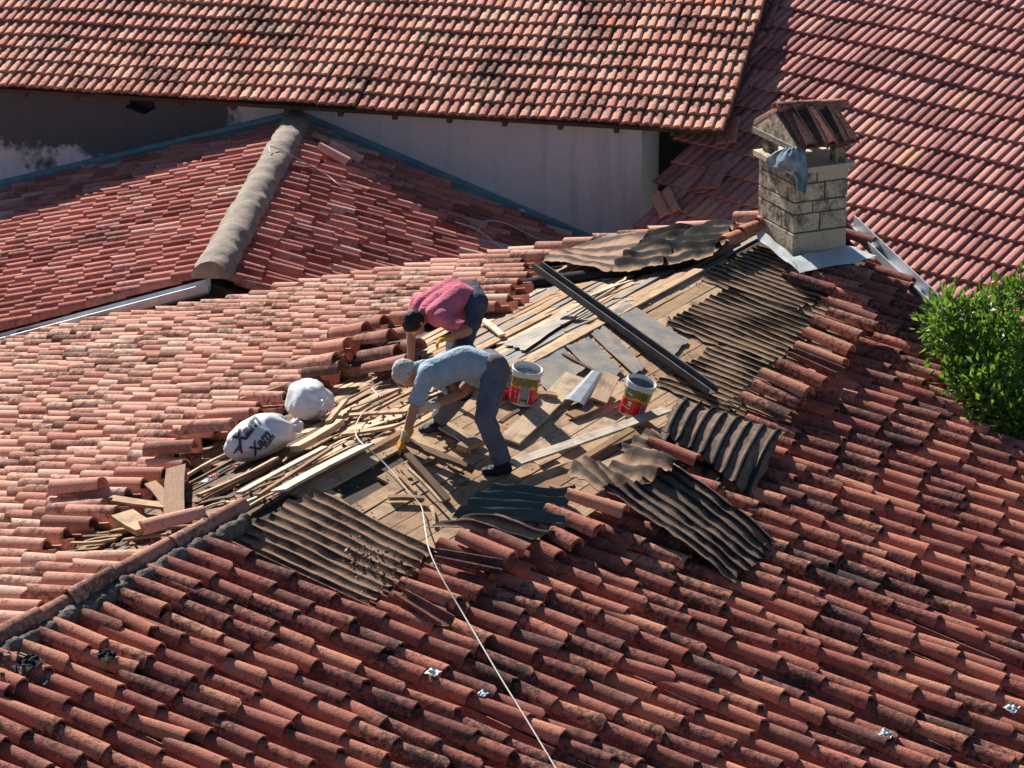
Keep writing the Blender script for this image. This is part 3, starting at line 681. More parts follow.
# ------------------------------------------------------------------ chimney (part of the house)
def chim_mat():
    m = NT('chimney_block'); tn = m.tone(); n1 = m.noise(7, 7, 0.7); n2 = m.noise(30, 4); n3 = m.noise(1.8, 4)
    c = m.ramp(tn, [(0.0, (0.60, 0.46, 0.32)), (0.5, (0.70, 0.56, 0.40)), (1.0, (0.62, 0.52, 0.40))])
    g = m.math('ADD', n1, m.math('MULTIPLY', m.math('SUBTRACT', n3, 0.5), 0.5)); g = m.math('ADD', g, m.math('MULTIPLY', m.math('SUBTRACT', m.math('FRACT', m.math('MULTIPLY', tn, 9.7)), 0.5), 0.22))
    c = m.mix(m.math('MULTIPLY', m.step(g, 0.47, 0.66), 0.88), c, (0.045, 0.042, 0.042))
    c = m.mix(0.5, c, m.ramp(n2, [(0.25, (0.6, 0.6, 0.6)), (0.75, (1.15, 1.15, 1.15))]), 'MULTIPLY')
    return m.done(c, 0.95, m.math('ADD', n1, n2), 0.6, 0.012, spec=0.15)
M_BLOCK = chim_mat()
E1 = np.array([math.sin(R(66)), math.cos(R(66)), 0]); E2 = np.array([-E1[1], E1[0], 0])
K = SF.px(792, 257, 0.08); CW, CD = 0.60, 0.72
M_JOINT = simple('joint_mortar', (0.08, 0.07, 0.06), (0.16, 0.14, 0.12), 12)
core = MB(); core.box(K, E1, E2, EZ, (0.012, CW - 0.012), (0.012, CD - 0.012), (-0.45, 0.90)); chim = core.build('chimney', M_JOINT, house)
z = 0.0; k = 0; rc = random.Random(3)
for hgt, se, sd_ in ((-0.42, 0.34, 0.4), (0.235, 0.99, 0.99), (0.19, 0.50, 0.33), (0.125, 0.36, 0.66), (0.18, 0.58, 0.99), (0.115, 0.42, 0.55)):
    if hgt < 0: z0, z1 = -0.42, 0.0
    else: z0, z1 = z, z + hgt; z = z1
    g = 0.009; us = [0, CW * se, CW] if se < 0.9 else [0, CW]; ds = [0, CD * sd_, CD] if sd_ < 0.9 else [0, CD]
    for i in range(len(us) - 1):
        for j in range(len(ds) - 1):
            b = MB(); o_ = rc.uniform(-0.004, 0.004)
            b.box(K, E1, E2, EZ, (us[i] + (g if i else o_), us[i + 1] - (g if i < len(us) - 2 else o_)), (ds[j] + (g if j else o_), ds[j + 1] - (g if j < len(ds) - 2 else o_)), (z0 + g, z1 - g), 0.003)
            b.build('block', M_BLOCK, chim, tone=rc.random())
ztop = z
def capslab(z0, z1, ov):
    b = MB(); b.box(K, E1, E2, EZ, (-ov, CW + ov), (-ov, CD + ov), (z0, z1), 0.006); return b
capslab(ztop + 0.001, ztop + 0.06, 0.05).build('cap_slab', M_BLOCK, chim, tone=0.85)
zs = ztop + 0.061
for a, b_ in ((0.02, 0.02), (CW - 0.14, 0.02), (0.02, CD - 0.14), (CW - 0.14, CD - 0.14)):
    b = MB(); b.box(K, E1, E2, EZ, (a, a + 0.11), (b_, b_ + 0.11), (zs, zs + 0.17), 0.004); b.build('pillar', M_BLOCK, chim, tone=0.5)
zr = zs + 0.171; ov = 0.03; hr = 0.29
for nm, u0, u1 in (('gable', -ov, 0.06), ('gable', CW - 0.06, CW + ov)):
    b = MB(); pts = [(-0.06, 0.0), (CD + 0.06, 0.0), (CD + 0.06, 0.06), (CD / 2, hr), (-0.06, 0.06)]
    vs = [K + E1 * u + E2 * d_ + EZ * (zr + z_) for u in (u0, u1) for d_, z_ in pts]; n = 5
    b.add(vs, [tuple(range(n)), tuple(range(2 * n - 1, n - 1, -1))] + [(i, (i + 1) % n, (i + 1) % n + n, i + n) for i in range(n)]); b.build(nm, M_BLOCK, chim, tone=0.78)
b = MB(); b.box(K, E1, E2, EZ, (-ov - 0.015, -ov - 0.001), (-0.08, CD + 0.08), (zr - 0.005, zr + 0.055), 0.003); b.build('lintel', M_CONC, chim)
# cap roof
for sg in (-1, 1):
    dd = unit(E2 * sg * (CD / 2 + 0.10) - EZ * (hr - 0.02)); nn = unit(np.cross(E1, dd)); nn = nn if nn[2] > 0 else -nn
    ap = K + E2 * CD / 2 + EZ * (zr + hr + 0.02)
    b = MB(); b.box(ap, E1, dd, nn, (-ov + 0.01, CW + ov - 0.01), (0.0, 0.52), (-0.02, 0.0)); b.build('roof_board', M_MORTAR, chim)
    for i in range(3):
        u = 0.06 + i * 0.235; x = -E1 if np.cross(E1, dd) @ nn < 0 else E1
        inst('tile', coppi(MT_OLD)[i], frame(ap + E1 * (u + 0.02) + dd * 0.06 + nn * 0.01, x, dd, nn), chim, (0.02, 0.60, 0.28)[i])
        if i < 2: inst('channel_tile', coppi(MT_OLD)[3], frame(ap + E1 * (u + 0.137) + dd * 0.55 + nn * 0.10, np.cross(-dd, -nn), -dd, -nn), chim, 0.01)
ap = K + E2 * CD / 2 + EZ * (zr + hr - 0.01)
for i, tn in ((0, 0.72), (1, 0.9)):
    y = unit(E1 * (-1) + EZ * 0.02); inst('ridge_tile', coppi(MT_OLD)[1 + i], frame(ap + E1 * (0.46 + i * 0.30) + EZ * (0.03 - 0.02 * i), np.cross(y, EZ), y, EZ), chim, tn)
# pale metal apron at the foot of the chimney
ap_n = unit(SF.n)
def apron(c, sd_): return sheet4('apron', c, 16, 6, M_LEAD, chim, rough=0.018, th=0.004, seed=sd_)
fl = lambda x, y, h=0.12: SF.px(x, y, h)
apron([fl(757, 228), fl(794, 258), fl(800, 273), fl(757, 240)], 2)
apron([fl(790, 258, .15), fl(850, 247, .15), fl(876, 258, .17), fl(800, 274, .13)], 3)

# ------------------------------------------------------------------ loose sheets of bitumen felt lying on the tiles
def loose(o, label, cat, group=None): return tag(o, label, cat, group)
lp = lambda x, y, h: SL.px(x, y, h); fp = lambda x, y, h: SF.px(x, y, h)
loose(sheet4('felt_sheet', [lp(543, 262, .15), lp(572, 240, .15), lp(652, 234, .15), lp(609, 271, .13)], 20, 20, M_FELTB, None, 4, 0.02, 1.5, lambda u, v: 0.03 * math.sin(6 * u + 3 * v), 0.03, 0.006, 41, 0.1), 'tan dusty felt sheet folded over the long black beam on sunny slope', 'felt sheet')
loose(sheet4('felt_sheet', [lp(612, 271, .12), lp(652, 235, .15), lp(694, 225, .15), lp(662, 266, .11)], 40, 16, M_FELT, None, 5, 0.075, 3.0, None, 0.04, 0.006, 42, -0.1), 'dark ribbed felt sheet between the tan felt sheet and the one by the chimney', 'felt sheet')
loose(sheet4('felt_sheet', [lp(662, 265, .10), lp(694, 226, .15), lp(738, 222, .14), lp(712, 258, .09)], 40, 16, M_FELT, None, 5, 0.075, 3.0, None, 0.04, 0.006, 43, -0.15), 'dark ribbed felt sheet with curled edge beside the chimney ridge tiles', 'felt sheet')
rb = MB(); pts = spline([lp(518, 285, .05), lp(560, 279, .05), (lp(610, 273, .045)), lp(655, 268, .04), lp(690, 263, .04)], 8)
rb.tube(pts, 0.05, 10, True, [0.058 + 0.012 * nz((i * 0.7, 0, 0)) for i in range(len(pts))])
loose(rb.build('felt_roll', M_FELTK, None, 60), 'black rolled up felt under the edge of the loose sheets', 'felt roll')
arch = lambda k: (lambda u, v: k * math.sin(math.pi * v))
loose(sheet4('felt_sheet', [fp(681, 399, .22), fp(784, 432, .30), fp(752, 493, .20), fp(662, 431, .24)], 88, 16, M_FELTK, None, 8, 0.036, 5.0, lambda u, v: 0.06 * math.sin(math.pi * v) - 0.12 * max(0, u - 0.85) / 0.15 * v, 0.02, 0.007, 44, -0.02), 'black ribbed felt sheet humped over the tile stack', 'felt sheet')
loose(sheet4('felt_sheet', [fp(668, 424, .16), fp(735, 474, .14), fp(722, 490, .12), fp(655, 446, .14)], 40, 8, M_FELTK, None, 5, 0.04, 2.5, None, 0.02, 0.007, 49, 0.0), 'black felt strip poking out under the humped felt sheet', 'felt sheet')
loose(sheet4('felt_sheet', [fp(606, 490, .30), fp(682, 470, .34), fp(777, 542, .17), fp(733, 583, .16)], 70, 22, M_FELTK, None, 7, 0.032, 4.0, lambda u, v: 0.04 * math.sin(math.pi * v) * (1 - 0.3 * u), 0.025, 0.007, 45, -0.05), 'long black felt sheet sagging down over the tiles', 'felt sheet')
loose(sheet4('felt_sheet', [fp(566, 476, .20), fp(632, 450, .22), fp(684, 472, .36), fp(598, 497, .30)], 36, 16, M_FELTB, None, 5, 0.05, 1.2, lambda u, v: 0.06 * math.sin(7 * u + 2 * v), 0.05, 0.007, 46, 0.05), 'crumpled brown felt sheet at the top of the sagging one', 'felt sheet')
loose(sheet4('felt_sheet', [fp(452, 518, .20), fp(498, 487, .20), fp(574, 487, .28), fp(565, 522, .30)], 40, 18, M_FELTT, None, 4, 0.05, 1.6, lambda u, v: 0.03 * math.sin(4 * v + 2 * u), 0.025, 0.007, 47, -0.1), 'dark felt sheet tinted teal by sky reflection lying below the man in grey trousers', 'felt sheet')
loose(sheet4('felt_sheet', [fp(427, 528, .16), fp(477, 516, .24), fp(558, 525, .30), fp(526, 542, .26)], 30, 14, M_FELTB, None, 2, 0.04, 1.2, lambda u, v: 0.04 * math.sin(5 * v), 0.03, 0.007, 48, 0.1), 'brown torn felt strip along the edge of the teal sheet', 'felt sheet')
loose(sheet4('felt_sheet', [fp(615, 448, .12), fp(652, 428, .14), fp(668, 440, .16), fp(640, 456, .14)], 24, 10, M_FELTB, None, 3, 0.03, 1.6, None, 0.02, 0.007, 50, -0.1), 'small grey felt offcut by the end of the white board', 'felt sheet')

# ------------------------------------------------------------------ loose tiles in piles and stacks
def clay_word(t): return 'dark blackened' if t < 0.25 else 'brownish' if t < 0.5 else 'red' if t < 0.8 else 'light orange'
def loose_tile(p0, p1, S, h0, h1, tone, label, group, flip=False, mat=MT_OLD, k=0, nst=1):
    for j in range(nst):
        a = S.px(*p0, h0 + 0.03 * j); b = S.px(*p1, h1 + 0.03 * j); y = unit(b - a); n = S.n if not flip else -S.n
        jit = S.s * rng.uniform(-.012, .012) + y * rng.uniform(-.03, .03) * (1 if j else 0)
        z = unit(n - y * (n @ y)); x = np.cross(y, z); me = coppi(mat)[(k + j) % 7]
        o = inst('roof_tile', me, frame(a + jit + S.n * (0.09 if flip else 0), x, y, z), None, min(1, max(0, tone + rng.uniform(-.08, .08))))
        tag(o, label.replace('CLAY', clay_word(o['tone']) + ' clay').replace('loose', 'loose upturned') if flip and group else label.replace('CLAY', clay_word(o['tone']) + ' clay'), 'roof tile', group)
G1 = 'loose tiles in the pile below the chimney'; LB1 = 'loose CLAY tile in the row heaped along the felt below the chimney'
for i, (p0, p1, h, tn, ns, fl_) in enumerate([((828, 314), (872, 330), .16, .86, 1, 0), ((815, 322), (868, 343), .12, .7, 3, 0), ((806, 334), (858, 358), .10, .8, 4, 0), ((796, 348), (847, 370), .14, .9, 2, 0), ((790, 358), (838, 378), .12, .1, 2, 1), ((778, 366), (826, 388), .14, .62, 3, 0),
        ((763, 376), (812, 399), .16, .85, 3, 0), ((752, 386), (801, 407), .10, .8, 2, 0), ((742, 398), (788, 420), .07, .75, 2, 0), ((830, 306), (880, 326), .06, .3, 1, 0)]):
    loose_tile(p0, p1, SF, h + 0.08, h + 0.09, tn, LB1, G1, bool(fl_), MT_OLD, i, ns)
G2 = 'loose tiles beside the teal felt sheet'; LB2 = 'loose CLAY tile heaped beside the teal felt sheet'
for i, (p0, p1, h, tn, ns, fl_) in enumerate([((459, 538), (512, 563), .20, .62, 2, 0), ((475, 530), (530, 556), .16, .25, 2, 0), ((437, 562), (497, 573), .16, .1, 2, 1), ((423, 576), (478, 597), .12, .5, 1, 0), ((400, 586), (455, 607), .10, .85, 1, 0), ((398, 601), (434, 622), .12, .15, 1, 1),
        ((569, 497), (610, 511), .26, .85, 2, 0), ((548, 512), (592, 532), .16, .7, 4, 0), ((530, 524), (574, 548), .12, .62, 3, 0), ((510, 536), (556, 560), .10, .5, 2, 0), ((440, 545), (490, 566), .10, .4, 1, 0), ((649, 444), (699, 466), .14, .6, 1, 0)]):
    loose_tile(p0, p1, SF, h, h + 0.02, tn, LB2 if i < 11 else 'single clay tile wedged under the humped black felt sheet', G2 if i < 11 else None, bool(fl_), MT_OLD, i, ns)
G3 = 'stacked tiles behind the white bags'; LB3 = 'loose CLAY tile stacked behind the upper white bag'
for i, (p0, p1, h, tn, ns) in enumerate([((384, 332), (333, 337),   .17, .2, 4), ((382, 347), (318, 352), .16, .3, 3), ((360, 362), (303, 368), .17, .5, 2), ((360, 371), (306, 377), .10, .1, 2), ((398, 326), (352, 330), .13, .05, 5), ((402, 340), (358, 344), .10, .1, 5), ((402, 356), (362, 360), .06, .15, 4), ((398, 368), (366, 373), .03, .2, 3), ((420, 336), (378, 341), .06, .1, 4), ((424, 350), (384, 354), .03, .15, 3)]):
    loose_tile(p1, p0, SL, h + .04, h + .05, tn, LB3, G3, False, MT_SUNNY, i, ns)
G4 = 'stacked tiles at the left end of the stripped strip'; LB4 = 'loose CLAY tile stacked beside the broken planks left of the bags'
for i, (p0, p1, h, tn, ns) in enumerate([((103, 488), (50, 494), .15, .55, 3), ((106, 509), (53, 517), .10, .5, 1), ((195, 450), (140, 456), .13, .05, 3), ((234, 428), (182, 434), .15, .5, 3), ((250, 418), (200, 424), .1, .5, 2)]):
    loose_tile(p0, p1, SL, h, h + .01, tn, LB4, G4, False, MT_SUNNY, i, ns)
loose_tile((206, 517), (157, 531), SL, .16, .16, .5, 'loose ridge tile lying at the broken end of the ridge', None, False, MT_SUNNY, 2)
# tiles on the second house and on the pink roof
for i, (p0, p1) in enumerate((((312, 138), (345, 152)), ((318, 148), (338, 160)), ((330, 145), (352, 158)))):
    loose_tile(p0, p1, SMr, .17 + .02 * i, .17, .95, 'orange spare tile lying on the red roof by the concrete cap', 'spare tiles on the red roof', i == 0, MT_RED, i)
FM = flats(MT_PINK, round(WR, 3), 0.54)
for i, ((x, y), ang, tn, lb) in enumerate((((664, 200), 0.9, 1.0, 'bright orange flat tile lying loose at the edge of the pink roof'), ((716, 172), 0.25, 0.35, 'dull red flat tile slipped under the corner of the tall roof'), ((742, 80), 0.15, 0.2, 'dull red flat tile leaning in the valley beside the tall roof'), ((757, 42), -0.1, 0.5, 'brownish flat tile higher up the valley beside the tall roof'), ((765, 14), 0.3, 0.1, 'grey brown flat tile near the top of the valley'), ((728, 128), 0.5, 0.6, 'worn red flat tile just past the corner of the tall roof'))):
    c = SR.px(x, y, 0.12); yy = unit(SR.d * math.cos(ang) + SR.s * math.sin(ang)); xx = np.cross(yy, SR.n)
    tag(inst('flat_tile', FM[i % 5], frame(c - yy * 0.2, xx, yy, SR.n), None, tn), lb, 'roof tile')

# ------------------------------------------------------------------ loose boards and battens
B_LABEL = {}
def wood_word(t): return 'dark brown' if t < 0.3 else 'brown' if t < 0.5 else 'tan' if t < 0.72 else 'pale yellowish' if t < 0.9 else 'near white'
def bd(p0, p1, w, tone, label, S='F', h=0.05, th=0.022, group=None, nm='loose_board', h1=None, up=None):
    SS = SF if S == 'F' else SL; a = SS.px(*p0, h); b = SS.px(*p1, h if h1 is None else h1)
    if group: label = wood_word(tone) + ' ' + label
    return tag(board(nm, a, b, w, th, SS.n if up is None else up, tone, None, 0.006), label, 'board', group)
bd((278, 490), (366, 444), 0.15, 0.95, 'widest pale board laid along the ridge beside the bags', 'L', 0.07)
bd((239, 492), (325, 446), 0.09, 0.93, 'pale narrow board between the tied bag and the widest pale board', 'L', 0.08)
bd((258, 494), (331, 447), 0.045, 0.45, 'thin brown batten lying between two pale boards', 'L', 0.09)
bd((294, 446), (339, 419), 0.12, 0.84, 'short thick pale board just right of the tied bag', 'L', 0.11, 0.05)
bd((328, 420), (345, 399), 0.05, 0.72, 'short tan stick leaning on the thick pale board', 'L', 0.14, 0.03)
bd((322, 417), (408, 410), 0.07, 0.66, 'long tan board under the upper white bag', 'L', 0.05)
bd((332, 436), (402, 414), 0.26, 0.82, 'broad pale sheet of board in front of the man in blue', 'L', 0.03, 0.015)
bd((198, 494), (276, 457), 0.045, 0.74, 'long thin tan batten below the tied bag', 'L', 0.10)
bd((196, 502), (262, 470), 0.04, 0.35, 'thin brown batten below the tied bag', 'L', 0.06)
bd((226, 513), (260, 495), 0.05, 0.92, 'short pointed pale offcut near the ridge', 'L', 0.05)
bd((184, 476), (228, 452), 0.035, 0.85, 'thin pale lath sticking out left of the tied bag', 'L', 0.10)
bd((186, 484), (232, 459), 0.035, 0.3, 'thin dark lath left of the tied bag', 'L', 0.07)
bd((290, 491), (402, 431), 0.05, 0.5, 'long tan batten on the edge of the hole', 'F', 0.03, 0.03)
bd((176, 466), (174, 514), 0.17, 0.33, 'grey brown plank standing up among the broken planks', 'L', 0.14, 0.02, None, 'loose_board')
bd((109, 497), (167, 505), 0.10, 0.55, 'tan broken plank pointing left of the upright plank', 'L', 0.12)
bd((150, 482), (168, 503), 0.10, 0.42, 'short brown plank beside the upright plank', 'L', 0.12)
bd((122, 512), (147, 527), 0.18, 0.62, 'square yellowish wood block among the broken planks', 'L', 0.12, 0.05)
bd((240, 398), (302, 380), 0.05, 0.62, 'tan batten running behind both white bags', 'L', 0.16)
bd((345, 432), (398, 424), 0.11, 0.72, 'broad tan plank in front of the blue shirted man by the curled rope', 'L', 0.06)
bd((352, 410), (396, 388), 0.12, 0.62, 'broad weathered plank between the upper bag and the men', 'L', 0.06)
bd((212, 486), (262, 466), 0.10, 0.3, 'broad dark plank lying under the tied bag', 'L', 0.03)
bd((300, 470), (350, 446), 0.04, 0.7, 'tan splintered lath beside the widest pale board', 'L', 0.06)
for i in range(9):
    x = 45 + i * 13; y = 541 - i * 1.2 + rp.uniform(-7, 7)
    bd((x, y), (x + rp.uniform(30, 55), y - rp.uniform(2, 9)), 0.035, rp.choice([0.2, 0.35, 0.5, 0.6]), 'thin roof lath exposed in the gap above the ridge tiles', 'L', 0.05 + 0.01 * (i % 3), 0.02, 'laths in the gap above the ridge tiles', 'loose_lath')
for i in range(9):
    x = rp.uniform(195, 330); y = 545 - (x - 195) * 0.50 + rp.uniform(-48, -10); l_ = rp.uniform(14, 40)
    bd((x, y), (x + l_, y - l_ * rp.uniform(0.05, 0.6)), rp.uniform(0.02, 0.07), rp.choice([0.2, 0.35, 0.5, 0.65, 0.8, 0.95]), 'splintered lath scattered between the ridge and the bags', 'L', rp.uniform(0.04, 0.08), 0.012, 'splintered laths between ridge and bags', 'loose_lath')
for i in range(5):
    x = rp.uniform(355, 475); y = 434 - (x - 400) * 0.545 - rp.uniform(8, 46); l_ = rp.uniform(15, 38)
    bd((x, y), (x + l_, y - l_ * rp.uniform(-0.1, 0.6)), rp.uniform(0.02, 0.06), rp.choice([0.3, 0.5, 0.7, 0.8, 0.9]), 'broken lath on the sunny boards around the two men', 'L', rp.uniform(0.03, 0.06), 0.012, 'broken laths around the two men', 'loose_lath')
for i in range(8):
    x = rp.uniform(500, 690); y = 434 - (x - 400) * 0.545 - rp.uniform(10, 38); l_ = rp.uniform(18, 60)
    bd((x, y), (x + l_, y - l_ * rp.uniform(0.3, 0.6)), rp.uniform(0.02, 0.05), rp.choice([0.55, 0.7, 0.8, 0.88, 0.95]), 'loose lath on the pale boards under the long beam', 'L', rp.uniform(0.02, 0.05), 0.012, 'loose laths under the long beam', 'loose_lath')
# on the front boards
bd((509, 440), (575, 375), 0.19, 0.82, 'wide pale board beside the full bucket', 'F', 0.035)
bd((511, 463), (668, 408), 0.10, 0.95, 'long near white board leading to the ribbed felt', 'F', 0.09)
bd((407, 441), (474, 469), 0.09, 0.28, 'dark brown plank between the gloved hand and the shoe', 'F', 0.08)
bd((414, 436), (442, 452), 0.10, 0.78, 'pale wedge of board beside the gloved hand', 'F', 0.05)
bd((407, 453), (448, 499), 0.07, 0.16, 'dark charred plank below the gloved hand', 'F', 0.05)
bd((409, 468), (441, 501), 0.025, 0.8, 'pale stick lying on the dark charred plank', 'F', 0.075, 0.02)
bd((400, 476), (416, 491), 0.03, 0.6, 'short tan stick next to the white cord', 'F', 0.04, 0.025)
bd((389, 496), (424, 497), 0.045, 0.55, 'tan stick crossing under the white cord', 'F', 0.05, 0.03)
bd((431, 505), (434, 524), 0.02, 0.85, 'tiny pale stick above the felt strip', 'F', 0.03, 0.015)
bd((443, 424), (478, 442), 0.15, 0.8, 'light tan board between the feet of the man in blue', 'F', 0.05)
bd((462, 446), (480, 439), 0.10, 0.62, 'small tan wood block between the feet of the man in blue', 'F', 0.09, 0.05)
bd((501, 421), (520, 409), 0.035, 0.25, 'small dark stick in front of the full bucket', 'F', 0.05)
bd((539, 392), (557, 394), 0.06, 0.66, 'small tan block right of the full bucket', 'F', 0.07, 0.04)
bd((599, 400), (612, 374), 0.15, 0.80, 'square beige board leaning beside the empty bucket', 'F', 0.08, 0.02, None, 'loose_board', 0.14)
bd((563, 353), (603, 375), 0.035, 0.32, 'thin brown stick on the grey underlay', 'F', 0.04)
bd((565, 468), (632, 428), 0.06, 0.48, 'splintered brown batten under the brown felt', 'F', 0.16)
bd((452, 432), (470, 452), 0.015, 0.95, 'thin pale sliver by the shoe', 'F', 0.05, 0.01)
bd((482, 319), (502, 334), 0.06, 0.9, 'pale offcut behind the man in pink', 'L', 0.06)
bd((570, 415), (602, 402), 0.10, 0.55, 'tan board end below the grey metal tool', 'F', 0.04)
for i in range(15):
    x = rp.uniform(395, 560); y = rp.uniform(430, 520)
    if y < 434 - (x - 400) * 0.545 + 22 or inside(x, y, [(500, 500), (600, 470), (700, 600), (420, 600), (420, 530)]): continue
    l_ = rp.uniform(6, 22); a_ = rp.uniform(-0.8, 0.9)
    bd((x, y), (x + l_ * math.cos(a_), y + l_ * math.sin(a_)), rp.uniform(0.015, 0.05), rp.choice([0.3, 0.5, 0.62, 0.75, 0.85]), 'small wood splinter on the front boards', 'F', 0.02, 0.012, 'wood splinters on the front boards', 'splinter')

# long black beam
bb = MB(); b = SF.px(713, 393, 0.10); rg = SF.px(612, 321, 0.05); x = unit(b - rg); a = rg.copy()
while proj(a)[0] > 537: a = a - x * 0.01
up_ = unit(EZ - x * (EZ @ x)); y = np.cross(up_, x); L_ = np.linalg.norm(b - a)
for (y0, y1, z0, z1) in ((-0.055, 0.055, -0.012, 0.0), (-0.055, -0.040, 0.0005, 0.055), (0.040, 0.055, 0.0005, 0.055)): bb.box(a, x, y, up_, (0, L_), (y0, y1), (z0, z1), 0.002)
tag(bb.build('steel_channel', M_BEAM), 'long black channel beam propped across the ridge', 'beam')

# rubble: crumbs of tile, bitumen and mortar
V = []; Fa = []; T = []; rb = random.Random(99); base = 0
def crumb(p, n, sz, tone):
    global base
    u = unit([rb.uniform(-1, 1) for _ in range(3)]); w = unit(np.cross(u, [rb.uniform(-1, 1), rb.uniform(-1, 1), 1.1])); t = np.cross(u, w)
    a, b_, c_ = sz * rb.uniform(.6, 1.6), sz * rb.uniform(.4, 1), sz * rb.uniform(.2, .6)
    for sx, sy, sz_ in ((-1, -1, -1), (1, -1, -1), (1, 1, -1), (-1, 1, -1), (-.7, -.8, 1), (.8, -.6, 1), (.6, .9, 1), (-.9, .7, 1)): V.append(p + u * a * sx + w * b_ * sy + t * c_ * sz_ + n * c_)
    Fa.extend([tuple(i + base for i in f) for f in ((0, 3, 2, 1), (4, 5, 6, 7), (0, 1, 5, 4), (1, 2, 6, 5), (2, 3, 7, 6), (3, 0, 4, 7))]); T.extend([tone] * 6); base += 8
for i in range(480):
    x = rb.uniform(40, 480); y = 652 - x * 0.545 - abs(rb.gauss(0, 26)) - 4
    if inside(x, y, OPEN_L): crumb(SL.px(x, y, 0.02), SL.n, rb.uniform(0.006, 0.022), rb.choice([0.1, 0.3, 0.4, 0.5, 0.6, 0.8]))
for i in range(170):
    x = rb.uniform(300, 700); y = 652 - x * 0.545 + abs(rb.gauss(0, 60)) + 6
    if inside(x, y, OPEN_F): crumb(SF.px(x, y, 0.012), SF.n, rb.uniform(0.003, 0.010), rb.choice([0.2, 0.4, 0.5, 0.8]))
for i in range(140):
    x, y = rb.uniform(340, 420), 0; y = 545 + (x - 340) * 0.55 + rb.gauss(0, 14); crumb(SF.px(x, y, 0.06), SF.n, rb.uniform(0.004, 0.013), rb.choice([0.3, 0.5, 0.6, 0.8]))
for i in range(60):
    x = rb.uniform(0, 45); y = rb.uniform(652, 685); crumb(SF.px(x, y, 0.13), SF.n, rb.uniform(0.008, 0.03), rb.choice([0.1, 0.2, 0.3, 0.4]))
me = bpy.data.meshes.new('rubble'); me.from_pydata([tuple(v) for v in V], [], Fa); me.update(); me.materials.append(M_RUBBLE)
a_ = me.attributes.new('tone', 'FLOAT', 'FACE'); a_.data.foreach_set('value', T)
o = bpy.data.objects.new('rubble', me); col.objects.link(o); tag(o, 'crumbs of broken tile, felt and mortar over the stripped roof', 'rubble', None, 'stuff')

# ------------------------------------------------------------------ soft bodies: capsules grown together
def cap_mesh(mb, p, q, r1, r2, n=14):
    p, q = np.asarray(p, float), np.asarray(q, float); d = q - p; L_ = np.linalg.norm(d)
    t = d / L_ if L_ > 1e-6 else EZ; a = np.cross(t, [0.31, 0.2, 0.93]); a = unit(a); b = np.cross(t, a); rings = []
    for i in range(1, 6): f = math.pi / 2 * (1 - i / 5.0); rings.append((p - t * r1 * math.sin(f), r1 * math.cos(f)))
    for i in range(0, 5): f = math.pi / 2 * (i / 5.0); rings.append((q + t * r2 * math.sin(f), r2 * math.cos(f)))
    vs = [p - t * r1] + [c + (a * math.cos(2 * math.pi * k / n) + b * math.sin(2 * math.pi * k / n)) * r_ for c, r_ in rings for k in range(n)] + [q + t * r2]
    fs = [(0, 1 + (k + 1) % n, 1 + k) for k in range(n)]; m = len(rings)
    for i in range(m - 1):
        for k in range(n): fs.append((1 + i * n + k, 1 + i * n + (k + 1) % n, 1 + (i + 1) * n + (k + 1) % n, 1 + (i + 1) * n + k))
    e = 1 + m * n; fs += [(e, 1 + (m - 1) * n + k, 1 + (m - 1) * n + (k + 1) % n) for k in range(n)]
    mb.add(vs, fs)
def grow(name, caps, voxel, mat, parent, smooth=6, wr=0.0, wscale=9.0, cuts=(), seed=0.0, stretch=None):
    mb = MB()
    for c in caps: cap_mesh(mb, *c)
    tmp = mesh_obj('tmp', mb.v, mb.f, None)
    r_ = tmp.modifiers.new('r', 'REMESH'); r_.mode = 'VOXEL'; r_.voxel_size = voxel
    s_ = tmp.modifiers.new('s', 'SMOOTH'); s_.factor = 0.5; s_.iterations = smooth
    dg = bpy.context.evaluated_depsgraph_get(); dg.update(); me = bpy.data.meshes.new_from_object(tmp.evaluated_get(dg)); me.name = name
    bpy.data.objects.remove(tmp)
    bm = bmesh.new(); bm.from_mesh(me)
    if wr:
        bm.normal_update()
        for v in bm.verts:
            c = v.co; w = noise.noise(Vector((c.x * wscale + seed, c.y * wscale, c.z * wscale))) + 0.5 * noise.noise(Vector((c.x * wscale * 2.3, c.y * wscale * 2.3 + seed, c.z * wscale * 2.3)))
            rdg = 1 - abs(noise.noise(Vector((c.x * wscale * 0.9, c.y * wscale * 0.9, c.z * wscale * 1.6 + seed)))) * 2
            r2 = 1 - abs(noise.noise(Vector((c.x * wscale * 1.1 + c.z * wscale * 1.5 + seed, (c.y + c.x * 0.5) * wscale * 0.8, c.z * wscale * 1.2 - c.x * wscale)))) * 2.4
            v.co = c + v.normal * wr * (w * 0.5 + rdg * 0.6 + max(0, r2) * 0.9)
    for (p, nrm, rad) in cuts:      # open hems: cut away what lies beyond p along nrm, near p only
        p = Vector(p); nrm = Vector(nrm).normalized()
        vs_ = [v for v in bm.verts if (v.co - p).length < rad]; ss = set(vs_)
        es = [e for e in bm.edges if e.verts[0] in ss and e.verts[1] in ss]; fs_ = [f for f in bm.faces if all(v in ss for v in f.verts)]
        bmesh.ops.bisect_plane(bm, geom=vs_ + es + fs_, dist=1e-5, plane_co=p, plane_no=nrm, clear_outer=True)
    bm.to_mesh(me); bm.free()
    me.polygons.foreach_set('use_smooth', [True] * len(me.polygons)); me.materials.clear(); me.materials.append(mat)
    o = bpy.data.objects.new(name, me); col.objects.link(o)
    if parent: setpar(o, parent)
    return o
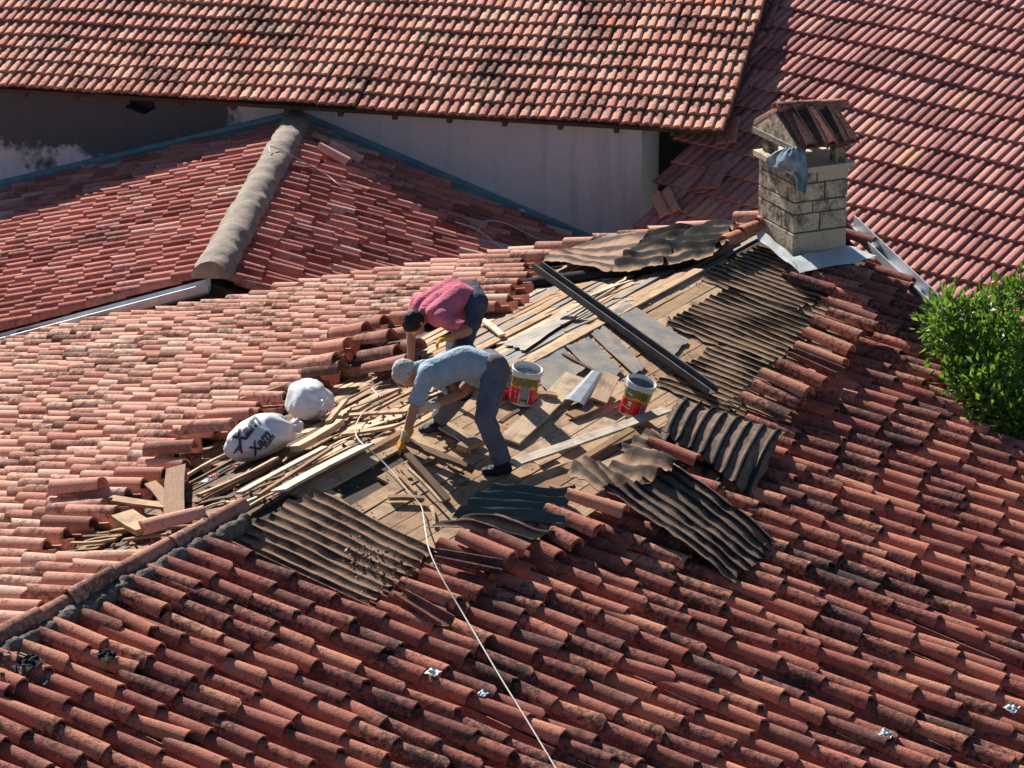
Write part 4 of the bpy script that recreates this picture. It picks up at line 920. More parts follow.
def cloth_mat(name, c1, c2, scale=18, rough=0.9, fold=1.0, dirt=0.15):
    m = NT(name); n = m.noise(scale, 5); n2 = m.noise(160, 2); n3 = m.noise(4, 3)
    c = m.mix(m.step(m.math('ADD', m.math('MULTIPLY', n, 0.5), m.math('MULTIPLY', n3, 0.5)), 0.38, 0.62), c1, c2)
    n6 = m.noise(11, 3, 0.5, None, 1.5); rid = m.math('ABSOLUTE', m.math('SUBTRACT', n6, 0.5))
    c = m.mix(m.math('MULTIPLY', m.step(m.noise(5, 6, 0.7), 0.55, 0.7), dirt), c, (0.30, 0.26, 0.22))
    return m.done(c, rough, m.math('ADD', m.math('MULTIPLY', rid, -fold), m.math('MULTIPLY', n2, 0.06)), 0.7, 0.05, spec=0.15)
M_SKIN = cloth_mat('skin', (0.40, 0.19, 0.12), (0.48, 0.25, 0.165), 12, 0.6, 0.15, 0.0)
M_BLUE = cloth_mat('blue_grey_jersey', (0.27, 0.36, 0.43), (0.34, 0.43, 0.50))
M_PINKS = cloth_mat('pink_jersey', (0.50, 0.115, 0.175), (0.60, 0.17, 0.235))
M_JEANG = cloth_mat('grey_blue_trousers', (0.105, 0.10, 0.125), (0.155, 0.15, 0.175))
M_JEAND = cloth_mat('dark_jeans', (0.040, 0.050, 0.075), (0.075, 0.088, 0.12))
M_GLOVE = cloth_mat('orange_glove', (0.62, 0.27, 0.03), (0.70, 0.36, 0.06), 30)
M_GLOVEW = cloth_mat('white_glove', (0.58, 0.48, 0.38), (0.66, 0.58, 0.48), 30)
M_SHOE = cloth_mat('black_shoe', (0.014, 0.016, 0.018), (0.03, 0.033, 0.036), 20, 0.6)
M_SOLE = cloth_mat('shoe_sole', (0.03, 0.03, 0.03), (0.05, 0.05, 0.05), 20, 0.8)
M_HAIRG = cloth_mat('grey_hair', (0.34, 0.32, 0.31), (0.50, 0.48, 0.46), 60, 0.8, 0.3, 0.0)
M_HAIRB = cloth_mat('black_hair', (0.014, 0.012, 0.012), (0.035, 0.030, 0.028), 60, 0.6, 0.3, 0.0)
M_EYE = NT('eye').done((0.7, 0.68, 0.65), 0.3)
M_VEST = cloth_mat('white_vest', (0.62, 0.64, 0.68), (0.7, 0.72, 0.75))

def lerp(a, b, t): return np.asarray(a) * (1 - t) + np.asarray(b) * t
def hand(name, wrist, palm_end, side, down, mat, parent, curl=0.6, k_=1.15):
    """palm from wrist to palm_end, four fingers beyond it curling towards down, thumb off the side"""
    wrist, pe_ = np.asarray(wrist), np.asarray(palm_end); f = unit(pe_ - wrist); sd_ = unit(np.asarray(side) - f * (np.asarray(side) @ f)); dn = unit(np.asarray(down) - f * (np.asarray(down) @ f) - sd_ * (np.asarray(down) @ sd_))
    caps = []
    for k in (-1.5, -0.5, 0.5, 1.5): caps.append((wrist + sd_ * k * 0.012, wrist + f * 0.088 + sd_ * k * 0.021, 0.022, 0.0165))
    caps.append((wrist - f * 0.04, wrist + f * 0.02, 0.034, 0.03))
    for k, ln in ((-1.5, 0.066), (-0.5, 0.082), (0.5, 0.088), (1.5, 0.078)):
        b0 = wrist + f * 0.088 + sd_ * k * 0.0225; d1 = unit(f + dn * curl * 0.6 + sd_ * k * 0.10); p1 = b0 + d1 * ln * 0.5; d2 = unit(f + dn * curl * 2.0 + sd_ * k * 0.05); p2 = p1 + d2 * ln * 0.32; d3 = unit(f * 0.4 + dn * curl * 2.6); p3 = p2 + d3 * ln * 0.28
        caps += [(b0, p1, 0.0105, 0.010), (p1, p2, 0.010, 0.0095), (p2, p3, 0.0095, 0.008)]
    t0 = wrist + f * 0.03 - sd_ * 0.03; t1 = t0 + unit(f * 0.7 - sd_ * 0.9 + dn * 0.4) * 0.045; t2 = t1 + unit(f * 1.0 - sd_ * 0.3 + dn * 0.6) * 0.035
    caps += [(t0, t1, 0.016, 0.0125), (t1, t2, 0.0125, 0.010)]
    caps = [(wrist + (p - wrist) * k_, wrist + (q - wrist) * k_, a * k_, b * k_) for p, q, a, b in caps]
    return grow(name, caps, 0.0055, mat, parent, 2)
def shoe(ankle, heel_dir, up, parent, L_=0.27):
    """heel_dir points from heel to toe, the sole rests below the ankle"""
    f = unit(heel_dir); u = unit(np.asarray(up) - f * (np.asarray(up) @ f)); s_ = np.cross(f, u); base_ = np.asarray(ankle) - u * 0.055
    caps = []
    for k in (-1, 1):
        caps += [(base_ - f * 0.045 + s_ * k * 0.012, base_ + f * 0.10 + s_ * k * 0.022, 0.033, 0.034), (base_ + f * 0.10 + s_ * k * 0.020, base_ + f * 0.155 + s_ * k * 0.012, 0.033, 0.026)]
    caps += [(base_ + u * 0.02 - f * 0.03, base_ + u * 0.05 - f * 0.01, 0.042, 0.046), (base_ + u * 0.02, base_ + f * 0.09 + u * 0.005, 0.042, 0.036)]
    o = grow('shoe', caps, 0.009, M_SHOE, parent, 3)
    b = MB(); pts = []
    for i in range(14):
        a = 2 * math.pi * i / 14; x = 0.055 + 0.128 * math.cos(a); w_ = 0.046 * math.sin(a) * (1.0 if math.cos(a) > -0.2 else 0.85); pts.append(base_ + f * x + s_ * w_)
    vs = [p - u * 0.022 for p in pts] + [p - u * 0.042 for p in pts]; n = 14
    b.add(vs, [tuple(range(n))[::-1], tuple(range(n, 2 * n))] + [(i, (i + 1) % n, (i + 1) % n + n, i + n) for i in range(n)]); b.build('sole', M_SOLE, o)
    return o
def head_caps(c, topd, face, s=1.0):
    """c centre of skull, topd to crown, face forward"""
    t = unit(topd); f = unit(np.asarray(face) - t * (np.asarray(face) @ t)); l = np.cross(t, f)
    cp = [(c - f * 0.018 + t * 0.012, c + f * 0.018 + t * 0.015, 0.086 * s, 0.080 * s), (c + f * 0.03 - t * 0.03, c + f * 0.045 - t * 0.085, 0.062 * s, 0.040 * s), (c + f * 0.05 - t * 0.02, c + f * 0.055 - t * 0.06, 0.045 * s, 0.042 * s),
          (c + f * 0.092 - t * 0.005, c + f * 0.112 - t * 0.038, 0.010, 0.014), (c + f * 0.085 + t * 0.022 - l * 0.03, c + f * 0.085 + t * 0.022 + l * 0.03, 0.014, 0.014), (c + f * 0.088 - t * 0.066 - l * 0.018, c + f * 0.088 - t * 0.066 + l * 0.018, 0.010, 0.010)]
    for k in (-1, 1): cp += [(c + l * k * 0.080 - t * 0.005 - f * 0.008, c + l * k * 0.088 - t * 0.035 - f * 0.004, 0.016, 0.012)]
    return cp, t, f, l
def add_face(c, t, f, l, root):
    for k in (-1, 1):
        b = MB(); p = c + f * 0.082 + l * k * 0.032 + t * 0.0; cap_mesh(b, p, p + f * 0.002, 0.0125, 0.0125, 8); b.build('eye', M_EYE, root, 60)
def hair_obj(c, t, f, l, mat, root, s=1.0, low=0.0):
    caps = [(c - f * 0.022 + t * 0.018, c + f * 0.012 + t * 0.024, 0.093 * s, 0.084 * s), (c - f * 0.045 - t * 0.02, c - f * 0.04 - t * 0.05, 0.066 * s, 0.055 * s)]
    for k in (-1, 1): caps.append((c + l * k * 0.045 + t * 0.02, c + l * k * 0.05 - t * 0.012 - f * 0.01, 0.045 * s, 0.036 * s))
    return grow('hair', caps, 0.008, mat, root, 2, 0.0035, 40, [(c + f * 0.062 * s + t * 0.0, f * 0.9 - t * 0.55, 0.3)], 3.0)

def person(label, J, mats, foot_dirs, hands, head):
    """J: joints in world coordinates"""
    rootp = (J['ankle_n'] + J['ankle_f']) / 2; root = empty('person', (rootp[0], rootp[1], min(J['ankle_n'][2], J['ankle_f'][2]) - 0.09))
    tag(root, label, 'person')
    sn, sf, hn, hf = J['sh_n'], J['sh_f'], J['hip_n'], J['hip_f']; mid_s = (sn + sf) / 2; mid_h = (hn + hf) / 2
    ax = unit(mid_s - mid_h); sw = unit(sn - sf); bel = J['belly']             # belly: direction out of the chest
    c_h = J['head']; cp, t, f, l = head_caps(c_h, head[0], head[1])
    neck = (J['neck'], c_h - t * 0.05 - f * 0.01, 0.058, 0.055)
    spine = J['spine']                                                         # back bows out here
    def torso(d):
        out = []
        for k in (-1, 0, 1):
            top = mid_s + sw * k * 0.115 - ax * 0.02; m_ = spine + sw * k * 0.085; lo = mid_h + sw * k * 0.075
            out += [(top, m_, 0.092 + d, 0.105 + d), (m_, lo, 0.105 + d, 0.098 + d)]
        out += [(sn - ax * 0.01, sf - ax * 0.01, 0.066 + d, 0.066 + d), (mid_s - ax * 0.12 + bel * 0.04, spine + bel * 0.05, 0.10 + d, 0.10 + d)]
        return out
    def arm(s_, e, w_, d=0.0): return [(s_, e, 0.054 + d, 0.041 + d), (e, lerp(e, w_, 0.35), 0.041 + d, 0.042 + d), (lerp(e, w_, 0.35), w_, 0.042 + d, 0.029 + d)]
    def leg(h_, k_, a_, d=0.0): return [(h_, k_, 0.088 + d, 0.058 + d), (k_, lerp(k_, a_, 0.4), 0.058 + d, 0.056 + d), (lerp(k_, a_, 0.4), a_, 0.056 + d, 0.040 + d)]
    body = cp + [neck] + torso(-0.012) + arm(sn, J['el_n'], J['wr_n']) + arm(sf, J['el_f'], J['wr_f']) + leg(hn, J['kn_n'], J['ankle_n'], -0.01) + leg(hf, J['kn_f'], J['ankle_f'], -0.01)
    bo = grow('body', body, 0.0095, M_SKIN, root, 3)
    # shirt with open hem and sleeves
    sl_n = lerp(sn, J['el_n'], 0.80); sl_f = lerp(sf, J['el_f'], 0.80)
    hem = J['hem']; hemn = J['hem_n']
    shirt = torso(0.016) + [(sn, lerp(sn, J['el_n'], 0.84), 0.074, 0.066), (sf, lerp(sf, J['el_f'], 0.84), 0.074, 0.066), (J['neck'] - ax * 0.02, J['neck'], 0.075, 0.066), (spine + bel * 0.08, lerp(spine, mid_h, 0.6) + bel * 0.09, 0.10, 0.10)]
    grow('shirt', shirt, 0.011, mats['shirt'], root, 5, 0.007, 5.5, [(hem, hemn, 0.42), (sl_n, J['el_n'] - sn, 0.13), (sl_f, J['el_f'] - sf, 0.13)], 5.0)
    # trousers
    tr = [(hn, hf, 0.118, 0.118), (mid_h + ax * 0.03, mid_h + ax * 0.12, 0.125, 0.118), (hn + sw * 0.02 - bel * 0.035, hf - sw * 0.02 - bel * 0.035, 0.105, 0.105)]
    for h_, k_, a_ in ((hn, J['kn_n'], J['ankle_n']), (hf, J['kn_f'], J['ankle_f'])):
        tr += [(h_, k_, 0.112, 0.082), (k_, lerp(k_, a_, 0.35), 0.082, 0.080), (lerp(k_, a_, 0.35), lerp(k_, a_, 0.96), 0.080, 0.072)]
    grow('trousers', tr, 0.011, mats['trousers'], root, 4, 0.007, 7.0, [(lerp(J['kn_n'], J['ankle_n'], 1.0), J['ankle_n'] - J['kn_n'], 0.13), (lerp(J['kn_f'], J['ankle_f'], 1.0), J['ankle_f'] - J['kn_f'], 0.13), (mid_h + ax * 0.16, ax, 0.3)], 9.0)
    hair_obj(c_h, t, f, l, mats['hair'], root); add_face(c_h, t, f, l, root)
    for key, fd, up_ in foot_dirs: shoe(J[key], fd, up_, root)
    for w_, e_, side, dn, mat, curl, sc_ in hands: hand('glove', w_, e_, side, dn, mat, root, curl, sc_)
    return root

def depth_of(S, x, y, h=0.0): return proj(S.px(x, y, h))[2]
# man in the blue grey shirt
dn_ = depth_of(SF, 496, 476); df_ = depth_of(SF, 432, 432); dh_ = depth_of(SF, 399, 449)
dp = (dn_ + df_) / 2
V3 = lambda x, y, d_: at(x, y, d_)
J = dict(ankle_n=V3(503, 463, dn_), ankle_f=V3(438, 420, df_ + 0.02), kn_n=V3(485, 418, dn_ - 0.02), kn_f=V3(457, 397, dp + 0.22), hip_n=V3(496, 371, dp - 0.06), hip_f=V3(488, 366, dp + 0.14),
         sh_n=V3(427, 374, dh_ - 0.10), sh_f=V3(432, 371, dh_ + 0.26), spine=V3(464, 361, (dp + dh_) / 2 + 0.06), neck=V3(420, 369, dh_ + 0.08), head=V3(405, 373, dh_ + 0.08),
         el_n=V3(413, 411, dh_ - 0.06), wr_n=V3(406, 436, dh_ - 0.02), el_f=V3(459, 394, dh_ + 0.12), wr_f=V3(432, 406, dh_ + 0.02), belly=unit([-0.05, -0.15, -1.0]), hem=V3(507, 362, dp), hem_n=np.array([0.93, 0.0, -0.30]))
MAN = person('man in a blue grey shirt and grey trousers bending down with orange gloves', J, dict(shirt=M_BLUE, trousers=M_JEANG, hair=M_HAIRG),
       [('ankle_n', np.array([-0.95, -0.25, -0.02]), SF.n), ('ankle_f', np.array([-0.80, -0.5, -0.05]), SF.n)],
       [(J['wr_n'], V3(400, 446, dh_), np.array([0.3, -1, 0]), np.array([-0.6, 0, -1]), M_GLOVE, 0.5, 1.2), (J['wr_f'], V3(422, 409, dh_), np.array([0, 0.4, -1]), np.array([0, -1, -0.3]), M_GLOVEW, 0.9, 1.0)],
       (np.array([-0.80, -0.1, 0.16]), np.array([-0.35, -0.25, -0.9])))
cb = MB(); cb.tube([lerp(J['wr_n'], J['el_n'], -0.18), lerp(J['wr_n'], J['el_n'], 0.02), lerp(J['wr_n'], J['el_n'], 0.20)], 0.04, 14, True, [0.044, 0.041, 0.042]); cb.build('glove_cuff', M_GLOVEW, MAN, 60)
# man in the pink shirt
dq = depth_of(SL, 470, 380)
J2 = dict(ankle_n=V3(474, 383, depth_of(SL, 474, 392) ), ankle_f=V3(458, 376, depth_of(SL, 458, 385)), kn_n=V3(463, 343, dq - 0.10), kn_f=V3(455, 340, dq + 0.18), hip_n=V3(474, 306, dq - 0.02), hip_f=V3(471, 297, dq + 0.20),
          sh_n=V3(441, 318, dq - 0.22), sh_f=V3(418, 304, dq + 0.10), spine=V3(455, 295, dq + 0.05), neck=V3(426, 312, dq - 0.08), head=V3(414, 323, dq - 0.16),
          el_n=V3(468, 331, dq - 0.30), wr_n=V3(448, 338, dq - 0.36), el_f=V3(411, 332, dq - 0.02), wr_f=V3(411, 361, dq - 0.06), belly=unit([-0.2, -0.5, -1.0]), hem=V3(480, 296, dq + .1), hem_n=np.array([0.92, 0.25, -0.15]))
person('man in a pink shirt and dark jeans crouching over the tiles', J2, dict(shirt=M_PINKS, trousers=M_JEAND, hair=M_HAIRB),
       [('ankle_n', np.array([-0.9, -0.35, 0.0]), SL.n), ('ankle_f', np.array([-0.9, -0.3, 0.0]), SL.n)],
       [(J2['wr_n'], V3(439, 340, dq - 0.38), np.array([0, -1, 0.2]), np.array([-0.2, -0.1, -1]), M_GLOVE, 1.3, 0.85), (J2['wr_f'], V3(411, 371, dq - 0.08), np.array([1, 0, 0]), np.array([0, -1, -0.5]), M_GLOVE, 0.6, 0.9)],
       (np.array([-0.62, -0.45, 0.35]), np.array([-0.25, -0.45, -0.9])))

# ------------------------------------------------------------------ buckets
def lathe(prof, n=28):
    vs = []; fs = []
    for r_, z_ in prof: vs += [(r_ * math.cos(2 * math.pi * k / n), r_ * math.sin(2 * math.pi * k / n), z_) for k in range(n)]
    for i in range(len(prof) - 1):
        for k in range(n): fs.append((i * n + k, i * n + (k + 1) % n, (i + 1) * n + (k + 1) % n, (i + 1) * n + k))
    return vs, fs
def bucket_mat():
    m = NT('bucket_print'); tc = m.n.new('ShaderNodeTexCoord'); sp = m.n.new('ShaderNodeSeparateXYZ'); m.L(tc.outputs['Object'], sp.inputs[0])
    n = m.noise(26, 4)
    z_ = m.math('ADD', sp.outputs[2], m.math('MULTIPLY', m.math('ABSOLUTE', sp.outputs[0]), 0.25))
    c = m.ramp(z_, [(0.0, (0.62, 0.60, 0.58)), (0.03, (0.55, 0.012, 0.022)), (0.175, (0.62, 0.30, 0.03)), (0.195, (0.16, 0.13, 0.03)), (0.275, (0.62, 0.61, 0.58))], 'CONSTANT')
    c = m.mix(m.math('MULTIPLY', m.step(n, 0.60, 0.66), 0.8), c, (0.55, 0.53, 0.50))
    return m.done(c, 0.4, spec=0.4)
M_BUCKET = bucket_mat()
M_PLASTIC = simple('white_plastic', (0.55, 0.56, 0.56), (0.68, 0.68, 0.67), 9, 0.45, 0.1, 0.005)
M_SLURRY = simple('plaster_slurry', (0.42, 0.41, 0.40), (0.62, 0.60, 0.57), 14, 0.7, 0.6, 0.02)
M_INGREY = simple('bucket_inside_grey', (0.12, 0.15, 0.17), (0.24, 0.27, 0.29), 7, 0.6)
M_INK = NT('black_ink').done((0.045, 0.05, 0.075), 0.6)
M_LABELW = NT('label_white').done((0.60, 0.60, 0.58), 0.5)
M_GREEN = NT('label_green').done((0.02, 0.16, 0.10), 0.5)
M_LBLUE = NT('label_blue').done((0.20, 0.30, 0.50), 0.5)
def text_mesh(body, size):
    cu = bpy.data.curves.new('t', 'FONT'); cu.body = body; cu.size = size; cu.align_x = 'CENTER'; cu.align_y = 'CENTER'; cu.resolution_u = 3; cu.offset = size * 0.035; cu.shear = 0.25
    to = bpy.data.objects.new('t', cu); col.objects.link(to); dg = bpy.context.evaluated_depsgraph_get(); me = bpy.data.meshes.new_from_object(to.evaluated_get(dg)); bpy.data.objects.remove(to)
    bm = bmesh.new(); bm.from_mesh(me); bmesh.ops.triangulate(bm, faces=bm.faces); bmesh.ops.subdivide_edges(bm, edges=[e for e in bm.edges if e.calc_length() > size * 0.09], cuts=3, use_grid_fill=False)
    bmesh.ops.triangulate(bm, faces=bm.faces); v = [tuple(x.co) for x in bm.verts]; idx = {x: i for i, x in enumerate(bm.verts)}; f = [tuple(idx[x] for x in p.verts) for p in bm.faces]; bm.free(); bpy.data.meshes.remove(me); return v, f
def make_bucket(base_px, S, h, tilt, face_az, label, inner, fill, spin):
    H, RT_, RB = 0.315, 0.125, 0.108
    c = S.px(*base_px, h); root = empty('bucket', c); tag(root, label, 'bucket', None)
    z = unit(tilt); x = unit(np.cross(np.array([math.cos(face_az), math.sin(face_az), 0.0]), z)); x = -x; y = np.cross(z, x); M = frame(c, x, y, z)
    def part(nm, vs, fs, mat, sm=40):
        o = mesh_obj(nm, vs, fs, mat, None, smooth=sm); o.parent = root; o.matrix_basis = Matrix.Translation(-Vector(c)) @ M; return o
    vs, fs = lathe([(0.001, 0.0), (RB, 0.0), (RB + 0.002, 0.006), (RT_, H - 0.045), (RT_ + 0.006, H - 0.043), (RT_ + 0.006, H - 0.03), (RT_ + 0.001, H - 0.028)]); part('body', vs, fs, M_BUCKET)
    vs, fs = lathe([(RT_ + 0.001, H - 0.028), (RT_ + 0.009, H - 0.026), (RT_ + 0.010, H - 0.002), (RT_ + 0.004, H + 0.003), (RT_ - 0.004, H), (RT_ - 0.006, H - 0.03)]); part('rim', vs, fs, M_PLASTIC)
    vs, fs = lathe([(RT_ - 0.006, H - 0.03), (RB + (RT_ - RB) * fill / H - 0.004, fill), (0.001, fill + 0.004)]); part('inside', vs, fs, inner)
    def on_side(u, zz, out=0.0015): rad = RB + (RT_ - RB) * zz / H + out; a = u / rad - math.pi / 2 + spin; return (rad * math.cos(a), rad * math.sin(a), zz)
    def label_patch(nm, u0, u1, z0, z1, mat, out=0.0015):
        n = 8; vs = [on_side(u0 + (u1 - u0) * i / n, z_, out) for z_ in (z0, z1) for i in range(n + 1)]; part(nm, vs, [(i, i + 1, i + n + 2, i + n + 1) for i in range(n)], mat)
    def lettering(txt, u, zz, size, mat, out=0.004):
        v, f = text_mesh(txt, size); part('lettering', [on_side(p[0] + u, zz + p[1], out) for p in v], f, mat, None)
    pts = [np.array([(RT_ + 0.012) * math.cos(a), -0.02 - 0.13 * math.sin(a), H - 0.05 - 0.16 * math.sin(a)]) for a in [math.pi * i / 16 for i in range(17)]]
    pts = [np.array([(RT_ + 0.014) * math.cos(a), (RT_ + 0.014) * math.sin(a), H - 0.04 - 0.10 * math.sin(a)]) for a in [math.pi * i / 20 for i in range(21)]]
    hb = MB(); hb.tube(pts, 0.003, 6); part('handle', hb.v, hb.f, M_ZINC)
    return part, label_patch, lettering
part, lab, let = make_bucket((522, 401), SF, 0.045, SF.n, math.atan2(-1, 0.0), 'red and yellow paint bucket filled with white plaster beside the wide pale board', M_SLURRY, 0.235, 0.0)
lab('label', -0.045, 0.05, 0.035, 0.245, M_LABELW); lab('label_panel', -0.036, 0.040, 0.075, 0.19, simple('label_grey', (0.16, 0.17, 0.18), (0.34, 0.34, 0.35), 60), 0.003); lab('label_panel', -0.036, 0.040, 0.045, 0.072, M_GREEN, 0.003)
vs, fs = lathe([(0.09, 0.232), (0.065, 0.265), (0.03, 0.255), (0.001, 0.275)], 12); part('plaster_lump', [(x + 0.02 * nz((x, y, z), 12), y + 0.03, z + 0.02 * nz((x, y, z), 15, 3)) for x, y, z in vs], fs, M_SLURRY)
part, lab, let = make_bucket((631, 413), SF, 0.03, unit(SF.n + np.array([0.14, 0.0, 0.0])), math.atan2(-1, -0.1), 'empty grey lined paint bucket tilted beside the ribbed felt', M_INGREY, 0.02, 0.0)
lab('label_panel', -0.13, -0.012, 0.16, 0.255, simple('label_red', (0.50, 0.02, 0.05), (0.56, 0.05, 0.08), 30)); lab('label_panel', 0.05, 0.13, 0.02, 0.24, simple('label_silver', (0.25, 0.24, 0.23), (0.42, 0.40, 0.38), 30))
lab('label_panel', -0.10, -0.045, 0.205, 0.222, M_LABELW, 0.003); lab('label_panel', -0.10, -0.065, 0.228, 0.245, M_LBLUE, 0.003); lab('label_panel', -0.12, -0.03, 0.075, 0.085, M_LABELW, 0.003); lab('label_panel', -0.06, -0.03, 0.105, 0.15, M_LABELW, 0.003)
# red cup behind the full bucket
vs, fs = lathe([(0.001, 0), (0.035, 0), (0.045, 0.09), (0.041, 0.09), (0.032, 0.006), (0.001, 0.006)], 14); o = mesh_obj('red_cup', vs, fs, simple('red_plastic', (0.5, 0.02, 0.03), (0.56, 0.03, 0.04), 9, 0.4), None, smooth=40)
c_ = SF.px(504, 399, 0.005); o.matrix_basis = Matrix.Translation(Vector(c_)); tag(o, 'small red plastic cup half hidden behind the man and the full bucket', 'cup')

# ------------------------------------------------------------------ white bags
def bag(c, ax, up_, L_, W_, H_, name, label, seed, neck_end, tw=0.0):
    """sack lying along ax; pinched and tied at one end"""
    ax = unit(ax); up_ = unit(np.asarray(up_) - ax * (np.asarray(up_) @ ax)); sd_ = np.cross(up_, ax); nu, nv = 44, 40; vs = []; fs = []
    for i in range(nu + 1):
        t = i / nu
        r_ = (math.sin(math.pi * min(1, t * 1.0) ** 0.72) ** 0.55 if t < 0.93 else 0.0)
        r_ = max(0.0, (1 - abs(2 * min(t / 0.9, 1.0) - 0.92) ** 2.6)) ** 0.6 if t < 0.86 else 0.16 + 0.10 * (1 - t) / 0.14 + (0.16 * ((t - 0.93) / 0.07) if t > 0.93 else 0)
        if t >= 0.80 and t < 0.86: r_ = r_ * (0.86 - t) / 0.06 + 0.26 * (t - 0.80) / 0.06
        for k in range(nv):
            a = 2 * math.pi * k / nv; cs, sn_ = math.cos(a), math.sin(a)
            sq = 1 + 0.10 * math.cos(2 * a) ** 2
            p = ax * (t - 0.45) * L_ + sd_ * cs * W_ * r_ * sq + up_ * (sn_ * H_ * r_ * (1.0 if sn_ > 0 else 0.62))
            crease = (1 - abs(nz((cs * 1.6, sn_ * 1.6, t * 3.0), 1.1, seed)) * 2) * 0.018 + 0.014 * nz((cs * 2, sn_ * 2, t * 5), 1.0, seed + 3) + (0.02 * math.sin(a * 7 + seed) * min(1, max(0, (t - 0.5) * 3)) if neck_end else 0)
            rad_dir = unit(sd_ * cs + up_ * sn_); vs.append(np.asarray(c) + p + rad_dir * crease * min(1, r_ * 2))
    for i in range(nu):
        for k in range(nv): fs.append((i * nv + k, i * nv + (k + 1) % nv, (i + 1) * nv + (k + 1) % nv, (i + 1) * nv + k))
    fs += [tuple(range(nv))[::-1], tuple(nu * nv + k for k in range(nv))]
    o = mesh_obj(name, vs, fs, M_BAG, None, smooth=70)
    bm = bmesh.new(); bm.from_mesh(o.data); bmesh.ops.recalc_face_normals(bm, faces=bm.faces); bm.to_mesh(o.data); bm.free(); tag(o, label, 'bag', None)
    return o, BVHTree.FromPolygons([tuple(v) for v in vs], fs), sd_
mb_ = NT('bag_plastic'); _n = mb_.noise(14, 5); M_BAG = mb_.done(mb_.mix(_n, (0.62, 0.63, 0.66), (0.74, 0.75, 0.77)), 0.42, mb_.noise(8, 5, 0.6), 0.5, 0.03, spec=0.4)
cA = SL.px(262, 440, 0.15); axA = SL.px(300, 420, 0.10) - SL.px(232, 446, 0.14)
bagA, bvA, sdA = bag(cA, axA, SL.n, 0.80, 0.185, 0.20, 'white_bag', 'tied white plastic bag printed with black letters beside the battens', 1.3, True)
cB = SL.px(311, 404, 0.15); axB = SL.px(296, 400, 0.0) - SL.px(338, 404, 0.0)
bagB, bvB, sdB = bag(cB, -axB * 1.0 + EZ * 0.0, SL.n, 0.62, 0.16, 0.21, 'white_bag', 'plain bluish white plastic bag in front of the stacked pink tiles', 6.1, True)
def print_on(parent, bv, centre_px, depth, udir, vdir, txt, size, mat):
    v, f = text_mesh(txt, size); out = []
    c = at(*centre_px, depth)
    for p in v:
        q = c + np.asarray(udir) * p[0] + np.asarray(vdir) * p[1]; d_ = unit(q - CAM); h_ = bv.ray_cast(Vector(CAM), Vector(d_))
        if h_[0] is None: out.append(tuple(q)); continue
        out.append(tuple(np.array(h_[0]) - d_ * 0.008))
    o = mesh_obj('lettering', out, f, mat, parent); return o
dA = proj(cA)[2]
u1 = unit(RT * 0.62 + UP * 0.78); v1 = unit(-RT * 0.78 + UP * 0.62)
print_on(bagA, bvA, (246, 431), dA, u1, v1, 'Xam', 0.15, M_INK)
print_on(bagA, bvA, (260, 443), dA, u1, v1, 'Xam', 0.115, M_INK)
print_on(bagA, bvA, (269, 441), dA, u1, v1, 'kum', 0.07, M_INK)
print_on(bagA, bvA, (238, 449), dA, unit(RT), unit(UP), 'A', 0.11, M_INK)

# ------------------------------------------------------------------ grey metal tool, rag, cords, litter
b = MB(); p0, p1 = SF.px(574, 402, 0.07), SF.px(597, 372, 0.12); x = unit(p1 - p0); y = unit(np.cross(SF.n, x)); z_ = np.cross(x, y); L_ = np.linalg.norm(p1 - p0)
prof = [(-0.09, -0.05), (-0.09, 0.0), (-0.05, 0.012), (0.05, 0.012), (0.09, 0.0), (0.09, -0.05)]
vs = [p0 + x * t * L_ + y * a * (1 - 0.45 * t) + z_ * b_ * (1 - 0.3 * t) for t in (0, 1) for a, b_ in prof] + [p0 + x * t * L_ + y * a * 0.93 * (1 - 0.45 * t) + z_ * (b_ * (1 - 0.3 * t) - 0.006) for t in (0, 1) for a, b_ in prof]
n = 6; fs = [(i, i + 1, i + 1 + n, i + n) for i in range(n - 1)] + [(i + 12, i + 18, i + 19, i + 13) for i in range(n - 1)] + [(i, i + 12, i + 13, i + 1) for i in range(n - 1)] + [(i + 6, i + 7, i + 19, i + 18) for i in range(n - 1)] + [(0, 6, 18, 12), (5, 17, 23, 11)]
b.add(vs, fs); tag(b.build('metal_tray', simple('dull_metal', (0.24, 0.26, 0.29), (0.38, 0.40, 0.43), 9, 0.6), None), 'folded grey metal piece lying between the buckets', 'metal piece')

